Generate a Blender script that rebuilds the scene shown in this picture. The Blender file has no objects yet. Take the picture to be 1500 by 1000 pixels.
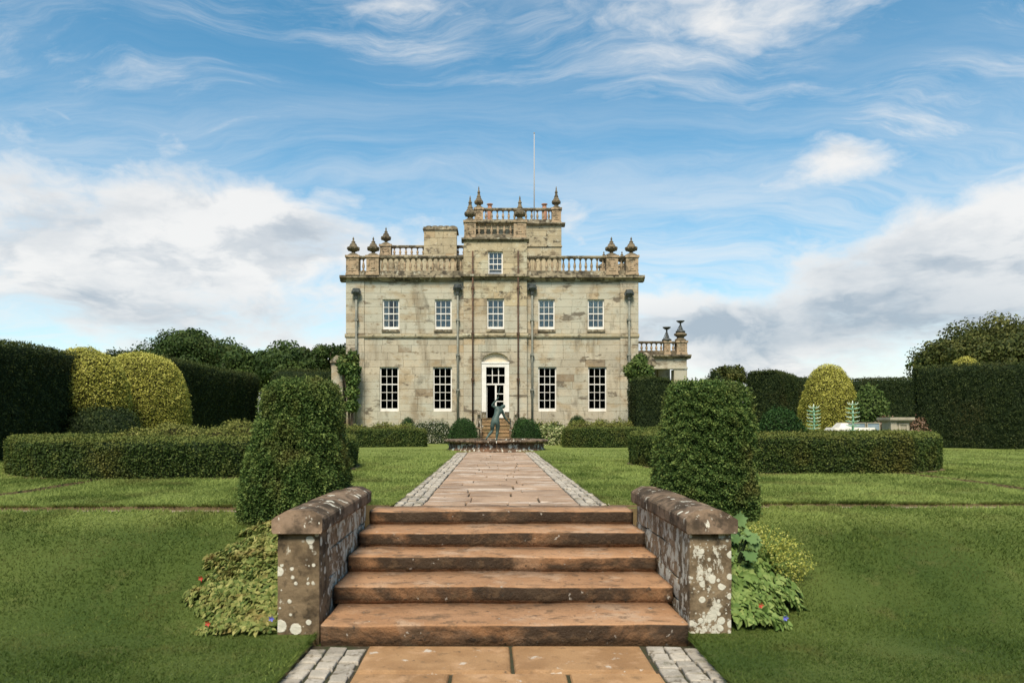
import bpy, bmesh, math, random
import numpy as np
from mathutils import Vector

# ---------------------------------------------------------------- camera, sky, sun, exposure
scene = bpy.context.scene
COL = scene.collection
F_PX, HX0, HY0, CAMZ = 1100.0, 722.7, 619.0, 1.75     # photo geometry at 1500 x 1000
cam_d = bpy.data.cameras.new('camera')
cam_d.sensor_width = 36.0
cam_d.lens = 36.0 * F_PX / 1500.0
cam_d.shift_x = (750.0 - HX0) / 1500.0
cam_d.shift_y = (HY0 - 500.0) / 1500.0
cam_d.clip_start, cam_d.clip_end = 0.1, 8000.0
cam_d.dof.use_dof = True
cam_d.dof.focus_distance = 30.0
cam_d.dof.aperture_fstop = 3.2
cam = bpy.data.objects.new('camera', cam_d)
COL.objects.link(cam)
cam.location = (0, 0, CAMZ)
cam.rotation_euler = (math.radians(90), 0, 0)
scene.camera = cam

SUN_EL, SUN_AZ = math.radians(54), math.radians(-170)    # azimuth clockwise from +Y (view direction): from behind the camera, a little to the left
sun_d = bpy.data.lights.new('sun', 'SUN')
sun_d.energy = 3.4
sun_d.angle = math.radians(20)
sun_d.color = (1.0, 0.90, 0.74)
sun = bpy.data.objects.new('sun', sun_d)
COL.objects.link(sun)
sdir = Vector((math.sin(SUN_AZ) * math.cos(SUN_EL), math.cos(SUN_AZ) * math.cos(SUN_EL), math.sin(SUN_EL)))
sun.rotation_euler = sdir.to_track_quat('Z', 'Y').to_euler()
sun.location = (-10, -30, 40)

scene.view_settings.view_transform = 'Standard'
scene.view_settings.look = 'None'
scene.view_settings.gamma = 1.0
scene.view_settings.use_curve_mapping = False
scene.view_settings.exposure = 0.72
scene.render.engine = 'CYCLES'
scene.cycles.use_denoising = True
scene.cycles.max_bounces = 6
scene.cycles.transparent_max_bounces = 8


class NT:
    """small helper to write node trees"""
    def __init__(s, tree):
        s.t = tree
    def n(s, typ, **kw):
        nd = s.t.nodes.new(typ)
        for k, v in kw.items():
            setattr(nd, k, v)
        return nd
    def set(s, sock, v):
        if isinstance(v, bpy.types.NodeSocket):
            s.t.links.new(v, sock)
        elif v is not None:
            if hasattr(sock.default_value, '__len__') and not hasattr(v, '__len__'):
                sock.default_value = [v] * len(sock.default_value)
            elif hasattr(sock.default_value, '__len__') and len(sock.default_value) == 4 and len(v) == 3:
                sock.default_value = (*v, 1)
            else:
                sock.default_value = v
    def math(s, op, a, b=0.0, c=None, clamp=False):
        nd = s.n('ShaderNodeMath', operation=op, use_clamp=clamp)
        s.set(nd.inputs[0], a); s.set(nd.inputs[1], b)
        if c is not None:
            s.set(nd.inputs[2], c)
        return nd.outputs[0]
    def vmath(s, op, a, b=None, out=0):
        nd = s.n('ShaderNodeVectorMath', operation=op)
        s.set(nd.inputs[0], a)
        if b is not None:
            s.set(nd.inputs[1], b)
        return nd.outputs[out]
    def noise(s, vec, scale, detail=4.0, rough=0.55, dist=0.0):
        nd = s.n('ShaderNodeTexNoise')
        s.set(nd.inputs['Vector'], vec)
        nd.inputs['Scale'].default_value = scale
        nd.inputs['Detail'].default_value = detail
        nd.inputs['Roughness'].default_value = rough
        nd.inputs['Distortion'].default_value = dist
        return nd.outputs['Fac']
    def ramp(s, v, a, b, lo=0.0, hi=1.0, smooth=True):
        nd = s.n('ShaderNodeMapRange', interpolation_type='SMOOTHSTEP' if smooth else 'LINEAR')
        s.set(nd.inputs[0], v)
        s.set(nd.inputs[1], a); s.set(nd.inputs[2], b)
        nd.inputs[3].default_value = lo; nd.inputs[4].default_value = hi
        return nd.outputs[0]
    def mix(s, fac, a, b, blend='MIX'):
        nd = s.n('ShaderNodeMix', data_type='RGBA', blend_type=blend)
        s.set(nd.inputs[0], fac); s.set(nd.inputs[6], a); s.set(nd.inputs[7], b)
        return nd.outputs[2]
    def scale_vec(s, vec, sc, rot=(0, 0, 0)):
        nd = s.n('ShaderNodeMapping')
        s.set(nd.inputs[0], vec)
        nd.inputs['Scale'].default_value = sc
        nd.inputs['Rotation'].default_value = rot
        return nd.outputs[0]


def make_world():
    w = bpy.data.worlds.new('World')
    scene.world = w
    w.use_nodes = True
    w.node_tree.nodes.clear()
    T = NT(w.node_tree)
    out = T.n('ShaderNodeOutputWorld')
    bg = T.n('ShaderNodeBackground')
    bg.inputs[1].default_value = 0.15
    T.t.links.new(bg.outputs[0], out.inputs[0])
    sky = T.n('ShaderNodeTexSky', sky_type='NISHITA')
    sky.sun_disc = False
    sky.sun_elevation = SUN_EL
    sky.sun_rotation = SUN_AZ
    sky.air_density = 1.0
    sky.dust_density = 0.6
    sky.ozone_density = 1.2
    d = T.n('ShaderNodeTexCoord').outputs['Generated']
    sep = T.n('ShaderNodeSeparateXYZ')
    T.t.links.new(d, sep.inputs[0])

    def blob(px, py, rx, ry, amt):
        u, v = (px - HX0) / F_PX, (HY0 - py) / F_PX
        c = Vector((u, 1, v)).normalized()
        s = (F_PX / rx, F_PX / rx, F_PX / ry)
        a = T.vmath('MULTIPLY', T.vmath('SUBTRACT', d, tuple(c)), s)
        return T.math('MULTIPLY', T.ramp(T.vmath('LENGTH', a, out=1), 1.25, 0.0), amt)

    def total(lst):
        acc = None
        for b in lst:
            o = blob(*b)
            acc = o if acc is None else T.math('ADD', acc, o)
        return acc
    # heavier low cloud: noise on the direction, flattened, sloping gently
    low = T.scale_vec(d, (1.0, 1.0, 2.2), (0, math.radians(16), 0))
    warp = T.n('ShaderNodeTexNoise'); T.set(warp.inputs['Vector'], low); warp.inputs['Scale'].default_value = 5.0; warp.inputs['Detail'].default_value = 4
    loww = T.vmath('ADD', low, T.vmath('MULTIPLY', T.vmath('SUBTRACT', warp.outputs['Color'], (.5, .5, .5)), (.16, .16, .16)))
    n1 = T.noise(loww, 4.4, 10, 0.60)
    n1b = T.noise(T.vmath('ADD', loww, (-.02, 0, .075)), 4.4, 6, 0.56)
    hor = T.ramp(sep.outputs[2], 0.28, 0.08, 0.0, 0.215)
    cover = total([(120, 290, 330, 110, .25), (350, 330, 250, 80, .18), (120, 420, 420, 100, .12), (430, 390, 240, 80, .12),
                   (1250, 222, 110, 46, .28), (1280, 390, 330, 90, .13), (1120, 485, 420, 60, .12), (1440, 330, 220, 80, .15),
                   (1070, 35, 140, 80, .15), (930, 20, 120, 40, .05), (1020, 320, 260, 46, .09),
                   (760, 170, 280, 130, -.20), (430, 150, 280, 80, -.16), (1120, 190, 110, 60, -.08), (1350, 120, 180, 70, -.05),
                   (620, 12, 100, 32, .14), (1060, 420, 110, 30, -.14), (900, 290, 220, 60, -.04)])
    c = T.math('ADD', n1, T.math('ADD', cover, hor))
    cloud = T.ramp(c, .52, .80)
    # thin high streaks: noise on a flat layer overhead
    den = T.math('ADD', T.math('MAXIMUM', sep.outputs[2], 0.0), .16)
    comb = T.n('ShaderNodeCombineXYZ')
    T.set(comb.inputs[0], T.math('DIVIDE', sep.outputs[0], den))
    T.set(comb.inputs[1], T.math('DIVIDE', sep.outputs[1], den))
    wz = T.n('ShaderNodeTexNoise'); T.set(wz.inputs['Vector'], comb.outputs[0]); wz.inputs['Scale'].default_value = 1.6; wz.inputs['Detail'].default_value = 3
    cw = T.vmath('ADD', comb.outputs[0], T.vmath('MULTIPLY', T.vmath('SUBTRACT', wz.outputs['Color'], (.5, .5, .5)), (.55, .55, .55)))
    n3 = T.noise(T.scale_vec(cw, (0.75, 2.6, 1.0), (0, 0, math.radians(-34))), 1.7, 11, 0.68)
    n3b = T.noise(T.scale_vec(cw, (0.6, 3.0, 1.0), (0, 0, math.radians(30))), 1.5, 11, 0.70)
    n4 = T.noise(comb.outputs[0], 0.8, 3, 0.5)
    wis = T.math('ADD', T.math('MULTIPLY', T.ramp(n3, .46, .74), T.ramp(n4, .36, .58)), T.math('MULTIPLY', T.ramp(n3b, .48, .76), T.ramp(n4, .60, .42)))
    streak = total([(600, 72, 150, 24, .6), (620, 15, 110, 30, .5), (90, 60, 330, 130, .30), (1400, 170, 260, 110, .40), (800, 60, 70, 40, .4), (1000, 330, 240, 40, .3), (1080, 40, 170, 90, .75), (900, 30, 120, 40, .4)])
    wis = T.math('ADD', T.math('MULTIPLY', wis, .8), T.math('MULTIPLY', streak, T.ramp(n3b, .38, .66)), clamp=True)
    veil = T.math('MULTIPLY', T.ramp(sep.outputs[2], .52, .14), T.ramp(n3b, .30, .70, .12, .66))
    cov = T.math('MAXIMUM', T.math('MULTIPLY', cloud, .95), T.math('MAXIMUM', T.math('MULTIPLY', wis, .66), veil), clamp=True)
    # cloud colour: bright tops, grey undersides (thicker cloud is greyer)
    g = T.noise(T.scale_vec(d, (1, 1, 2.6), (0, math.radians(10), 0)), 6.5, 8, 0.6)
    grey = total([(1290, 400, 260, 50, .36), (1130, 480, 420, 45, .45), (270, 470, 240, 50, .34), (40, 270, 190, 40, .22), (1420, 470, 260, 60, .3), (480, 470, 160, 40, .2)])
    gm = T.math('MULTIPLY', T.math('ADD', T.math('ADD', T.ramp(g, .44, .66, 0, .34), T.ramp(T.math('SUBTRACT', n1b, n1), -.03, .10, 0, .50)), grey), T.ramp(c, .62, .84), clamp=True)
    ccol = T.mix(gm, (3.75, 3.72, 3.66), (1.72, 2.02, 2.34))
    # the graded blue of the photograph: Nishita with a little more saturation
    hsv = T.n('ShaderNodeHueSaturation')
    hsv.inputs['Hue'].default_value = 0.480
    hsv.inputs['Saturation'].default_value = 1.32
    hsv.inputs['Value'].default_value = 0.67
    T.t.links.new(sky.outputs[0], hsv.inputs['Color'])
    T.set(bg.inputs[0], T.mix(cov, hsv.outputs[0], ccol))


make_world()

# ---------------------------------------------------------------- object helpers
RNG = np.random.default_rng(7)
random.seed(7)


def P(px, py, d):
    """photo pixel at depth d -> world x, z"""
    return (px - HX0) * d / F_PX, CAMZ - (py - HY0) * d / F_PX


def tag(o, label=None, cat=None, group=None, kind=None):
    if label: o['label'] = label
    if cat: o['category'] = cat
    if group: o['group'] = group
    if kind: o['kind'] = kind
    return o


def thing(name, label, cat, loc=(0, 0, 0), group=None):
    o = bpy.data.objects.new(name, None)
    o.empty_display_size = 0.2
    COL.objects.link(o)
    o.location = loc
    return tag(o, label, cat, group)


def link(name, mesh, parent=None, loc=None):
    o = bpy.data.objects.new(name, mesh)
    COL.objects.link(o)
    if parent is not None:
        o.parent = parent
        # children are modelled in world coordinates: cancel the parents' offsets
        off = Vector((0, 0, 0)); p = parent
        while p is not None:
            off += p.location; p = p.parent
        o.location = (Vector(loc) if loc is not None else Vector((0, 0, 0))) - off
    elif loc is not None:
        o.location = loc
    return o


def mesh_np(name, V, F, mats, midx=None, tone=None, smooth=False):
    """V (n,3); F list of index arrays (m,k)"""
    if not isinstance(F, list):
        F = [F]
    V = np.asarray(V, dtype=np.float32)
    me = bpy.data.meshes.new(name)
    me.vertices.add(len(V)); me.vertices.foreach_set('co', V.ravel())
    tot = np.concatenate([np.full(len(f), f.shape[1], dtype=np.int32) for f in F])
    idx = np.concatenate([np.asarray(f, dtype=np.int32).ravel() for f in F])
    me.loops.add(len(idx)); me.loops.foreach_set('vertex_index', idx)
    me.polygons.add(len(tot))
    st = np.zeros(len(tot), dtype=np.int32); st[1:] = np.cumsum(tot)[:-1]
    me.polygons.foreach_set('loop_start', st)
    if midx is not None:
        me.polygons.foreach_set('material_index', np.asarray(midx, dtype=np.int32))
    if smooth is not False:
        sm = np.asarray(smooth, dtype=bool) if hasattr(smooth, '__len__') else np.ones(len(tot), dtype=bool)
        me.polygons.foreach_set('use_smooth', sm)
    me.update(calc_edges=True)
    if tone is not None:
        a = me.attributes.new('tone', 'FLOAT', 'POINT')
        a.data.foreach_set('value', np.asarray(tone, dtype=np.float32))
    for m in (mats if isinstance(mats, (list, tuple)) else [mats]):
        me.materials.append(m)
    return me


class MB:
    """collects boxes, lathes, tubes and prisms into ONE mesh"""
    def __init__(s):
        s.v, s.f, s.t, s.sm = [], [], [], []
        s.tone = 0.5
    def add(s, vs, fs, smooth=False):
        b = len(s.v)
        s.v += [tuple(p) for p in vs]
        s.f += [tuple(i + b for i in f) for f in fs]
        s.t += [s.tone] * len(vs)
        s.sm += [smooth] * len(fs)
        return s
    def box(s, x0, x1, y0, y1, z0, z1):
        v = [(x0, y0, z0), (x1, y0, z0), (x1, y1, z0), (x0, y1, z0), (x0, y0, z1), (x1, y0, z1), (x1, y1, z1), (x0, y1, z1)]
        return s.add(v, [(0, 3, 2, 1), (4, 5, 6, 7), (0, 1, 5, 4), (1, 2, 6, 5), (2, 3, 7, 6), (3, 0, 4, 7)])
    def lathe(s, prof, cx, cy, seg=10, smooth=True, sx=1.0, sy=1.0):
        """prof: (r, z) from bottom to top"""
        vs, fs = [], []
        for r, z in prof:
            for k in range(seg):
                a = 2 * math.pi * k / seg
                vs.append((cx + sx * r * math.cos(a), cy + sy * r * math.sin(a), z))
        for i in range(len(prof) - 1):
            for k in range(seg):
                a, b = i * seg + k, i * seg + (k + 1) % seg
                fs.append((a, b, b + seg, a + seg))
        fs.append(tuple(range(seg - 1, -1, -1)))
        n = (len(prof) - 1) * seg
        fs.append(tuple(range(n, n + seg)))
        return s.add(vs, fs, smooth)
    def tube(s, pts, rads, seg=7, smooth=True):
        pts = [Vector(p) for p in pts]
        if not hasattr(rads, '__len__'):
            rads = [rads] * len(pts)
        vs, fs = [], []
        for i, p in enumerate(pts):
            t = (pts[min(i + 1, len(pts) - 1)] - pts[max(i - 1, 0)]).normalized()
            a = t.orthogonal().normalized() if i == 0 else (a - t * a.dot(t)).normalized()
            b = t.cross(a)
            for k in range(seg):
                an = 2 * math.pi * k / seg
                vs.append(p + (a * math.cos(an) + b * math.sin(an)) * rads[i])
        for i in range(len(pts) - 1):
            for k in range(seg):
                q, r = i * seg + k, i * seg + (k + 1) % seg
                fs.append((q, r, r + seg, q + seg))
        fs.append(tuple(range(seg - 1, -1, -1)))
        n = (len(pts) - 1) * seg
        fs.append(tuple(range(n, n + seg)))
        return s.add(vs, fs, smooth)
    def prism_x(s, prof, x0, x1):
        """profile of (y, z) points (counter-clockwise seen from +x) swept along x"""
        n = len(prof)
        v = [(x0, y, z) for y, z in prof] + [(x1, y, z) for y, z in prof]
        f = [(i, (i + 1) % n, n + (i + 1) % n, n + i) for i in range(n)]
        f += [tuple(range(n - 1, -1, -1)), tuple(range(n, 2 * n))]
        return s.add(v, f)
    def prism_y(s, prof, y0, y1):
        """profile of (x, z) points swept along y"""
        n = len(prof)
        v = [(x, y0, z) for x, z in prof] + [(x, y1, z) for x, z in prof]
        f = [(i, (i + 1) % n, n + (i + 1) % n, n + i) for i in range(n)]
        f += [tuple(range(n - 1, -1, -1)), tuple(range(n, 2 * n))]
        return s.add(v, f)
    def mesh(s, name, mat):
        me = bpy.data.meshes.new(name)
        me.from_pydata(s.v, [], s.f)
        me.polygons.foreach_set('use_smooth', s.sm)
        me.update()
        bm = bmesh.new(); bm.from_mesh(me)
        bmesh.ops.recalc_face_normals(bm, faces=bm.faces)
        bm.to_mesh(me); bm.free()
        a = me.attributes.new('tone', 'FLOAT', 'POINT')
        a.data.foreach_set('value', s.t)
        for m in (mat if isinstance(mat, (list, tuple)) else [mat]):
            me.materials.append(m)
        return me
    def build(s, name, mat, parent=None, loc=None):
        return link(name, s.mesh(name, mat), parent, loc)


# ---------------------------------------------------------------- materials
def new_mat(name):
    m = bpy.data.materials.new(name)
    m.use_nodes = True
    T = NT(m.node_tree)
    b = m.node_tree.nodes['Principled BSDF']
    return m, T, b


def tone_node(T):
    return T.n('ShaderNodeAttribute', attribute_name='tone').outputs['Fac']


def stone(name, c1, c2, scale=1.5, spots=(), rough=0.9, bump=0.3, bscale=30.0, tone_amt=0.0, tone_cols=None, stretch=(1, 1, 1)):
    """weathered stone: two base colours in clouds, per-piece tone, then patches (colour, scale, from, to, amount, face)"""
    m, T, b = new_mat(name)
    pos = T.n('ShaderNodeNewGeometry').outputs['Position']
    v = T.scale_vec(pos, stretch)
    col = T.mix(T.ramp(T.noise(v, scale, 6, .6), .34, .66), c1, c2)
    if tone_cols:
        t = tone_node(T)
        for (cc, lo, hi, amt) in tone_cols:
            col = T.mix(T.math('MULTIPLY', T.ramp(t, lo, hi), amt), col, cc)
    if tone_amt:
        t = tone_node(T)
        k = T.ramp(t, 0, 1, 1 - tone_amt, 1 + tone_amt, smooth=False)
        nd = T.n('ShaderNodeCombineColor')
        for i in range(3):
            T.set(nd.inputs[i], k)
        col = T.mix(1.0, col, nd.outputs[0], 'MULTIPLY')
    for sp in spots:
        cc, sc, lo, hi, amt = sp[:5]
        k = T.ramp(T.noise(T.scale_vec(pos, sp[5] if len(sp) > 5 and sp[5] else (1, 1, 1)), sc, 7, .65, .3), lo, hi)
        k = T.math('MULTIPLY', k, amt)
        if len(sp) > 6:
            nz = T.n('ShaderNodeSeparateXYZ')
            T.t.links.new(T.n('ShaderNodeNewGeometry').outputs['Normal'], nz.inputs[0])
            az = T.math('ABSOLUTE', nz.outputs[2])
            k = T.math('MULTIPLY', k, T.ramp(az, .7, .3) if sp[6] == 'side' else T.ramp(az, .3, .7))
        col = T.mix(k, col, cc)
    fine = T.noise(pos, bscale * 2.5, 3, .6)
    col = T.mix(T.ramp(fine, .2, .8, 0.0, .30), col, (0.05, 0.04, 0.03))
    T.set(b.inputs['Base Color'], col)
    b.inputs['Roughness'].default_value = rough
    b.inputs['Specular IOR Level'].default_value = 0.25
    if bump:
        bn = T.n('ShaderNodeBump')
        bn.inputs['Strength'].default_value = bump
        bn.inputs['Distance'].default_value = 0.02
        T.set(bn.inputs['Height'], T.math('ADD', T.noise(pos, bscale, 6, .65), T.math('MULTIPLY', T.noise(pos, bscale * .2, 4, .6), 1.5)))
        T.t.links.new(bn.outputs[0], b.inputs['Normal'])
    return m


def plain(name, c, rough=.5, metal=0.0, spec=.4, var=None, vscale=8.0):
    m, T, b = new_mat(name)
    b.inputs['Base Color'].default_value = (*c, 1)
    if var:
        pos = T.n('ShaderNodeNewGeometry').outputs['Position']
        T.set(b.inputs['Base Color'], T.mix(T.ramp(T.noise(pos, vscale, 6, .65), .35, .68), c, var))
    b.inputs['Roughness'].default_value = rough
    b.inputs['Metallic'].default_value = metal
    b.inputs['Specular IOR Level'].default_value = spec
    return m


def foliage_mat(name, dark, mid, light, patch=None, pscale=.8, rough=.6, transl=.25, spec=.16):
    """leaf colours by each leaf's own tone, with patches of other growth"""
    m, T, b = new_mat(name)
    t = tone_node(T)
    rp = T.n('ShaderNodeValToRGB')
    T.set(rp.inputs[0], t)
    e = rp.color_ramp.elements
    e[0].position, e[0].color = 0.0, (*dark, 1)
    e[1].position, e[1].color = 1.0, (*light, 1)
    k = e.new(.5); k.color = (*mid, 1)
    col = rp.outputs[0]
    if patch:
        pos = T.n('ShaderNodeNewGeometry').outputs['Position']
        col = T.mix(T.ramp(T.noise(pos, pscale, 4, .6), .5, .72, 0, .7), col, patch)
    T.set(b.inputs['Base Color'], col)
    b.inputs['Roughness'].default_value = rough
    b.inputs['Specular IOR Level'].default_value = spec
    if transl:
        tr = T.n('ShaderNodeBsdfTranslucent')
        T.set(tr.inputs[0], col)
        ms = T.n('ShaderNodeMixShader')
        ms.inputs[0].default_value = transl
        out = m.node_tree.nodes['Material Output']
        T.t.links.new(b.outputs[0], ms.inputs[1]); T.t.links.new(tr.outputs[0], ms.inputs[2])
        T.t.links.new(ms.outputs[0], out.inputs[0])
    return m


M = {}
BLK, RUST = (0.045, 0.038, 0.028), (0.20, 0.105, 0.04)
M['ashlar'] = stone('ashlar', (0.55, 0.48, 0.35), (0.43, 0.38, 0.28), .55,
    [((0.51, 0.49, 0.385), .30, .47, .58, .8), ((0.37, 0.25, 0.115), .7, .51, .63, .48, (.8, 1, 1.4)), ((0.10, 0.075, 0.05), .8, .58, .635, .75, (.7, 1, 1.8)), ((0.23, 0.18, 0.115), .5, .52, .66, .6, (1.8, 1, .3)), ((0.17, 0.15, 0.11), 1.1, .55, .66, .55, (1.5, 1, .5)),
     ((0.20, 0.135, 0.07), 2.6, .575, .67, .65, (.8, 1, 1.3)), (BLK, 5.0, .62, .70, .6), ((0.60, 0.55, 0.43), 2.4, .57, .70, .5)],
    bump=.35, bscale=14, tone_amt=.11, tone_cols=[((0.42, 0.28, 0.13), .88, .97, .45), ((0.20, 0.15, 0.10), .975, .985, .7), ((0.56, 0.55, 0.43), .30, .05, .6)])
M['ashlar_old'] = stone('old lichened ashlar', (0.52, 0.43, 0.27), (0.40, 0.34, 0.22), .8,
    [((0.55, 0.52, 0.38), .9, .50, .62, .7), ((0.16, 0.12, 0.075), 1.5, .53, .64, .8, (.8, 1, 1.3)), (BLK, 3.2, .57, .65, .75), ((0.62, 0.58, 0.44), 4.0, .58, .66, .6)],
    bump=.4, bscale=14, tone_amt=.14, tone_cols=[((0.34, 0.22, 0.11), .85, .95, .5)])
M['trim'] = stone('trim', (0.42, 0.35, 0.23), (0.27, 0.225, 0.15), 1.2,
    [((0.10, 0.085, 0.055), 1.6, .44, .58, .85, (.7, 1, 1.6)), (BLK, 4.0, .50, .60, .85), ((0.55, 0.52, 0.40), 3.5, .57, .64, .7)], bump=.5, bscale=12, tone_amt=.12)
M['parapet'] = stone('parapet', (0.48, 0.35, 0.22), (0.36, 0.27, 0.17), 1.4,
    [((0.11, 0.09, 0.055), 2.2, .50, .62, .75), (BLK, 6.0, .54, .62, .7), ((0.50, 0.46, 0.33), 4.5, .58, .66, .5)], bump=.4, bscale=14, tone_amt=.15)
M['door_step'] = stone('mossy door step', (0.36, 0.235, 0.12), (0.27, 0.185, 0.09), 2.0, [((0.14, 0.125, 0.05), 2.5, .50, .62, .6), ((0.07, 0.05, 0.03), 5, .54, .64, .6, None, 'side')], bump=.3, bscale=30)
M['urn'] = stone('urn', (0.22, 0.175, 0.11), (0.11, 0.09, 0.058), 3,
    [(BLK, 5, .5, .65, .8), ((0.30, 0.29, 0.21), 6, .62, .72, .7)], bump=.5, bscale=14)
M['roof'] = plain('lead roof', (0.14, 0.14, 0.14), .6)
M['white'] = plain('white painted timber', (0.78, 0.75, 0.68), .45, var=(0.68, 0.64, 0.56), vscale=3)
M['cream'] = plain('cream plaster', (0.66, 0.58, 0.43), .8, var=(0.58, 0.50, 0.36), vscale=3)
M['dark_room'] = plain('dim room', (0.020, 0.018, 0.015), .9)
M['curtain'] = plain('linen', (0.72, 0.70, 0.66), .9)
M['blind'] = plain('pale blind', (0.40, 0.43, 0.46), .9)
M['lead'] = plain('lead pipe', (0.15, 0.155, 0.13), .7, .2, var=(0.25, 0.25, 0.20), vscale=3)
M['lead_dark'] = plain('dark lead', (0.055, 0.06, 0.058), .55, .3, var=(0.11, 0.12, 0.11), vscale=6)
M['rust_pipe'] = plain('rust brown iron', (0.055, 0.032, 0.02), .7, .1, var=(0.11, 0.052, 0.024), vscale=4)
M['pole'] = plain('white pole', (0.40, 0.37, 0.34), .6)
M['terracotta'] = plain('terracotta', (0.36, 0.18, 0.11), .8)


def glass_mat():
    m, T, b = new_mat('window glass')
    out = m.node_tree.nodes['Material Output']
    tr = T.n('ShaderNodeBsdfTransparent'); tr.inputs[0].default_value = (.82, .86, .86, 1)
    gl = T.n('ShaderNodeBsdfGlossy'); gl.inputs['Roughness'].default_value = .02
    gl.inputs[0].default_value = (.9, .93, .95, 1)
    fr = T.n('ShaderNodeFresnel'); fr.inputs[0].default_value = 1.5
    ms = T.n('ShaderNodeMixShader')
    T.t.links.new(T.math('MULTIPLY', fr.outputs[0], 1.0, clamp=True), ms.inputs[0])
    T.t.links.new(tr.outputs[0], ms.inputs[1]); T.t.links.new(gl.outputs[0], ms.inputs[2])
    T.t.links.new(ms.outputs[0], out.inputs[0])
    return m


M['glass'] = glass_mat()
M['step'] = stone('red sandstone step', (0.48, 0.27, 0.140), (0.37, 0.195, 0.092), 1.6,
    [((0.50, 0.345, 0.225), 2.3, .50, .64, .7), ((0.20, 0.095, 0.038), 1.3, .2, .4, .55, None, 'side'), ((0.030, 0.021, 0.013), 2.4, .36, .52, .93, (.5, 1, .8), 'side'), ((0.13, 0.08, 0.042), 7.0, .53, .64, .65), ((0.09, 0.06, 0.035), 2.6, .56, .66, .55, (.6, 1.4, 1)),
     (BLK, 16.0, .62, .67, .85), ((0.56, 0.52, 0.45), 14, .66, .69, .8)], bump=.6, bscale=40, rough=.75, tone_amt=.06)
M['slab_low'] = stone('orange sandstone slab', (0.43, 0.25, 0.115), (0.32, 0.175, 0.075), 2.6,
    [((0.54, 0.33, 0.18), 3, .52, .66, .6), ((0.60, 0.54, 0.45), 5, .62, .66, .75), ((0.16, 0.10, 0.05), 9, .56, .68, .55), (BLK, 18, .64, .69, .7)], bump=.3, bscale=40, rough=.75, tone_amt=.08)
M['slab_up'] = stone('worn pink sandstone slab', (0.42, 0.285, 0.185), (0.31, 0.205, 0.13), 1.8,
    [((0.62, 0.52, 0.42), 2.2, .51, .61, .8, (.45, 1.9, 1)), ((0.18, 0.11, 0.065), 3.0, .55, .66, .65, (.6, 1.6, 1)), (BLK, 14, .62, .68, .7)], bump=.3, bscale=35, rough=.7, tone_amt=.14)
M['sett'] = stone('pale grey sett', (0.46, 0.41, 0.33), (0.34, 0.30, 0.24), 5,
    [((0.52, 0.47, 0.40), 9, .54, .66, .6), ((0.11, 0.085, 0.05), 12, .54, .66, .75), ((0.08, 0.085, 0.03), 5, .58, .68, .6)], bump=.4, bscale=40, tone_amt=.2)
M['joint'] = stone('mossy joint soil', (0.055, 0.042, 0.025), (0.035, 0.045, 0.015), 7, [((0.16, 0.12, 0.07), 12, .58, .7, .6)], bump=.6, bscale=40)
M['soil'] = stone('bare earth', (0.25, 0.165, 0.09), (0.14, 0.10, 0.055), 4, [((0.10, 0.13, 0.03), 2, .50, .58, .85)], bump=.8, bscale=30)
M['gravel'] = stone('pinkish gravel', (0.46, 0.36, 0.28), (0.36, 0.27, 0.20), 6, [((0.12, 0.13, 0.04), 2, .54, .62, .8)], bump=.8, bscale=60)


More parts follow.
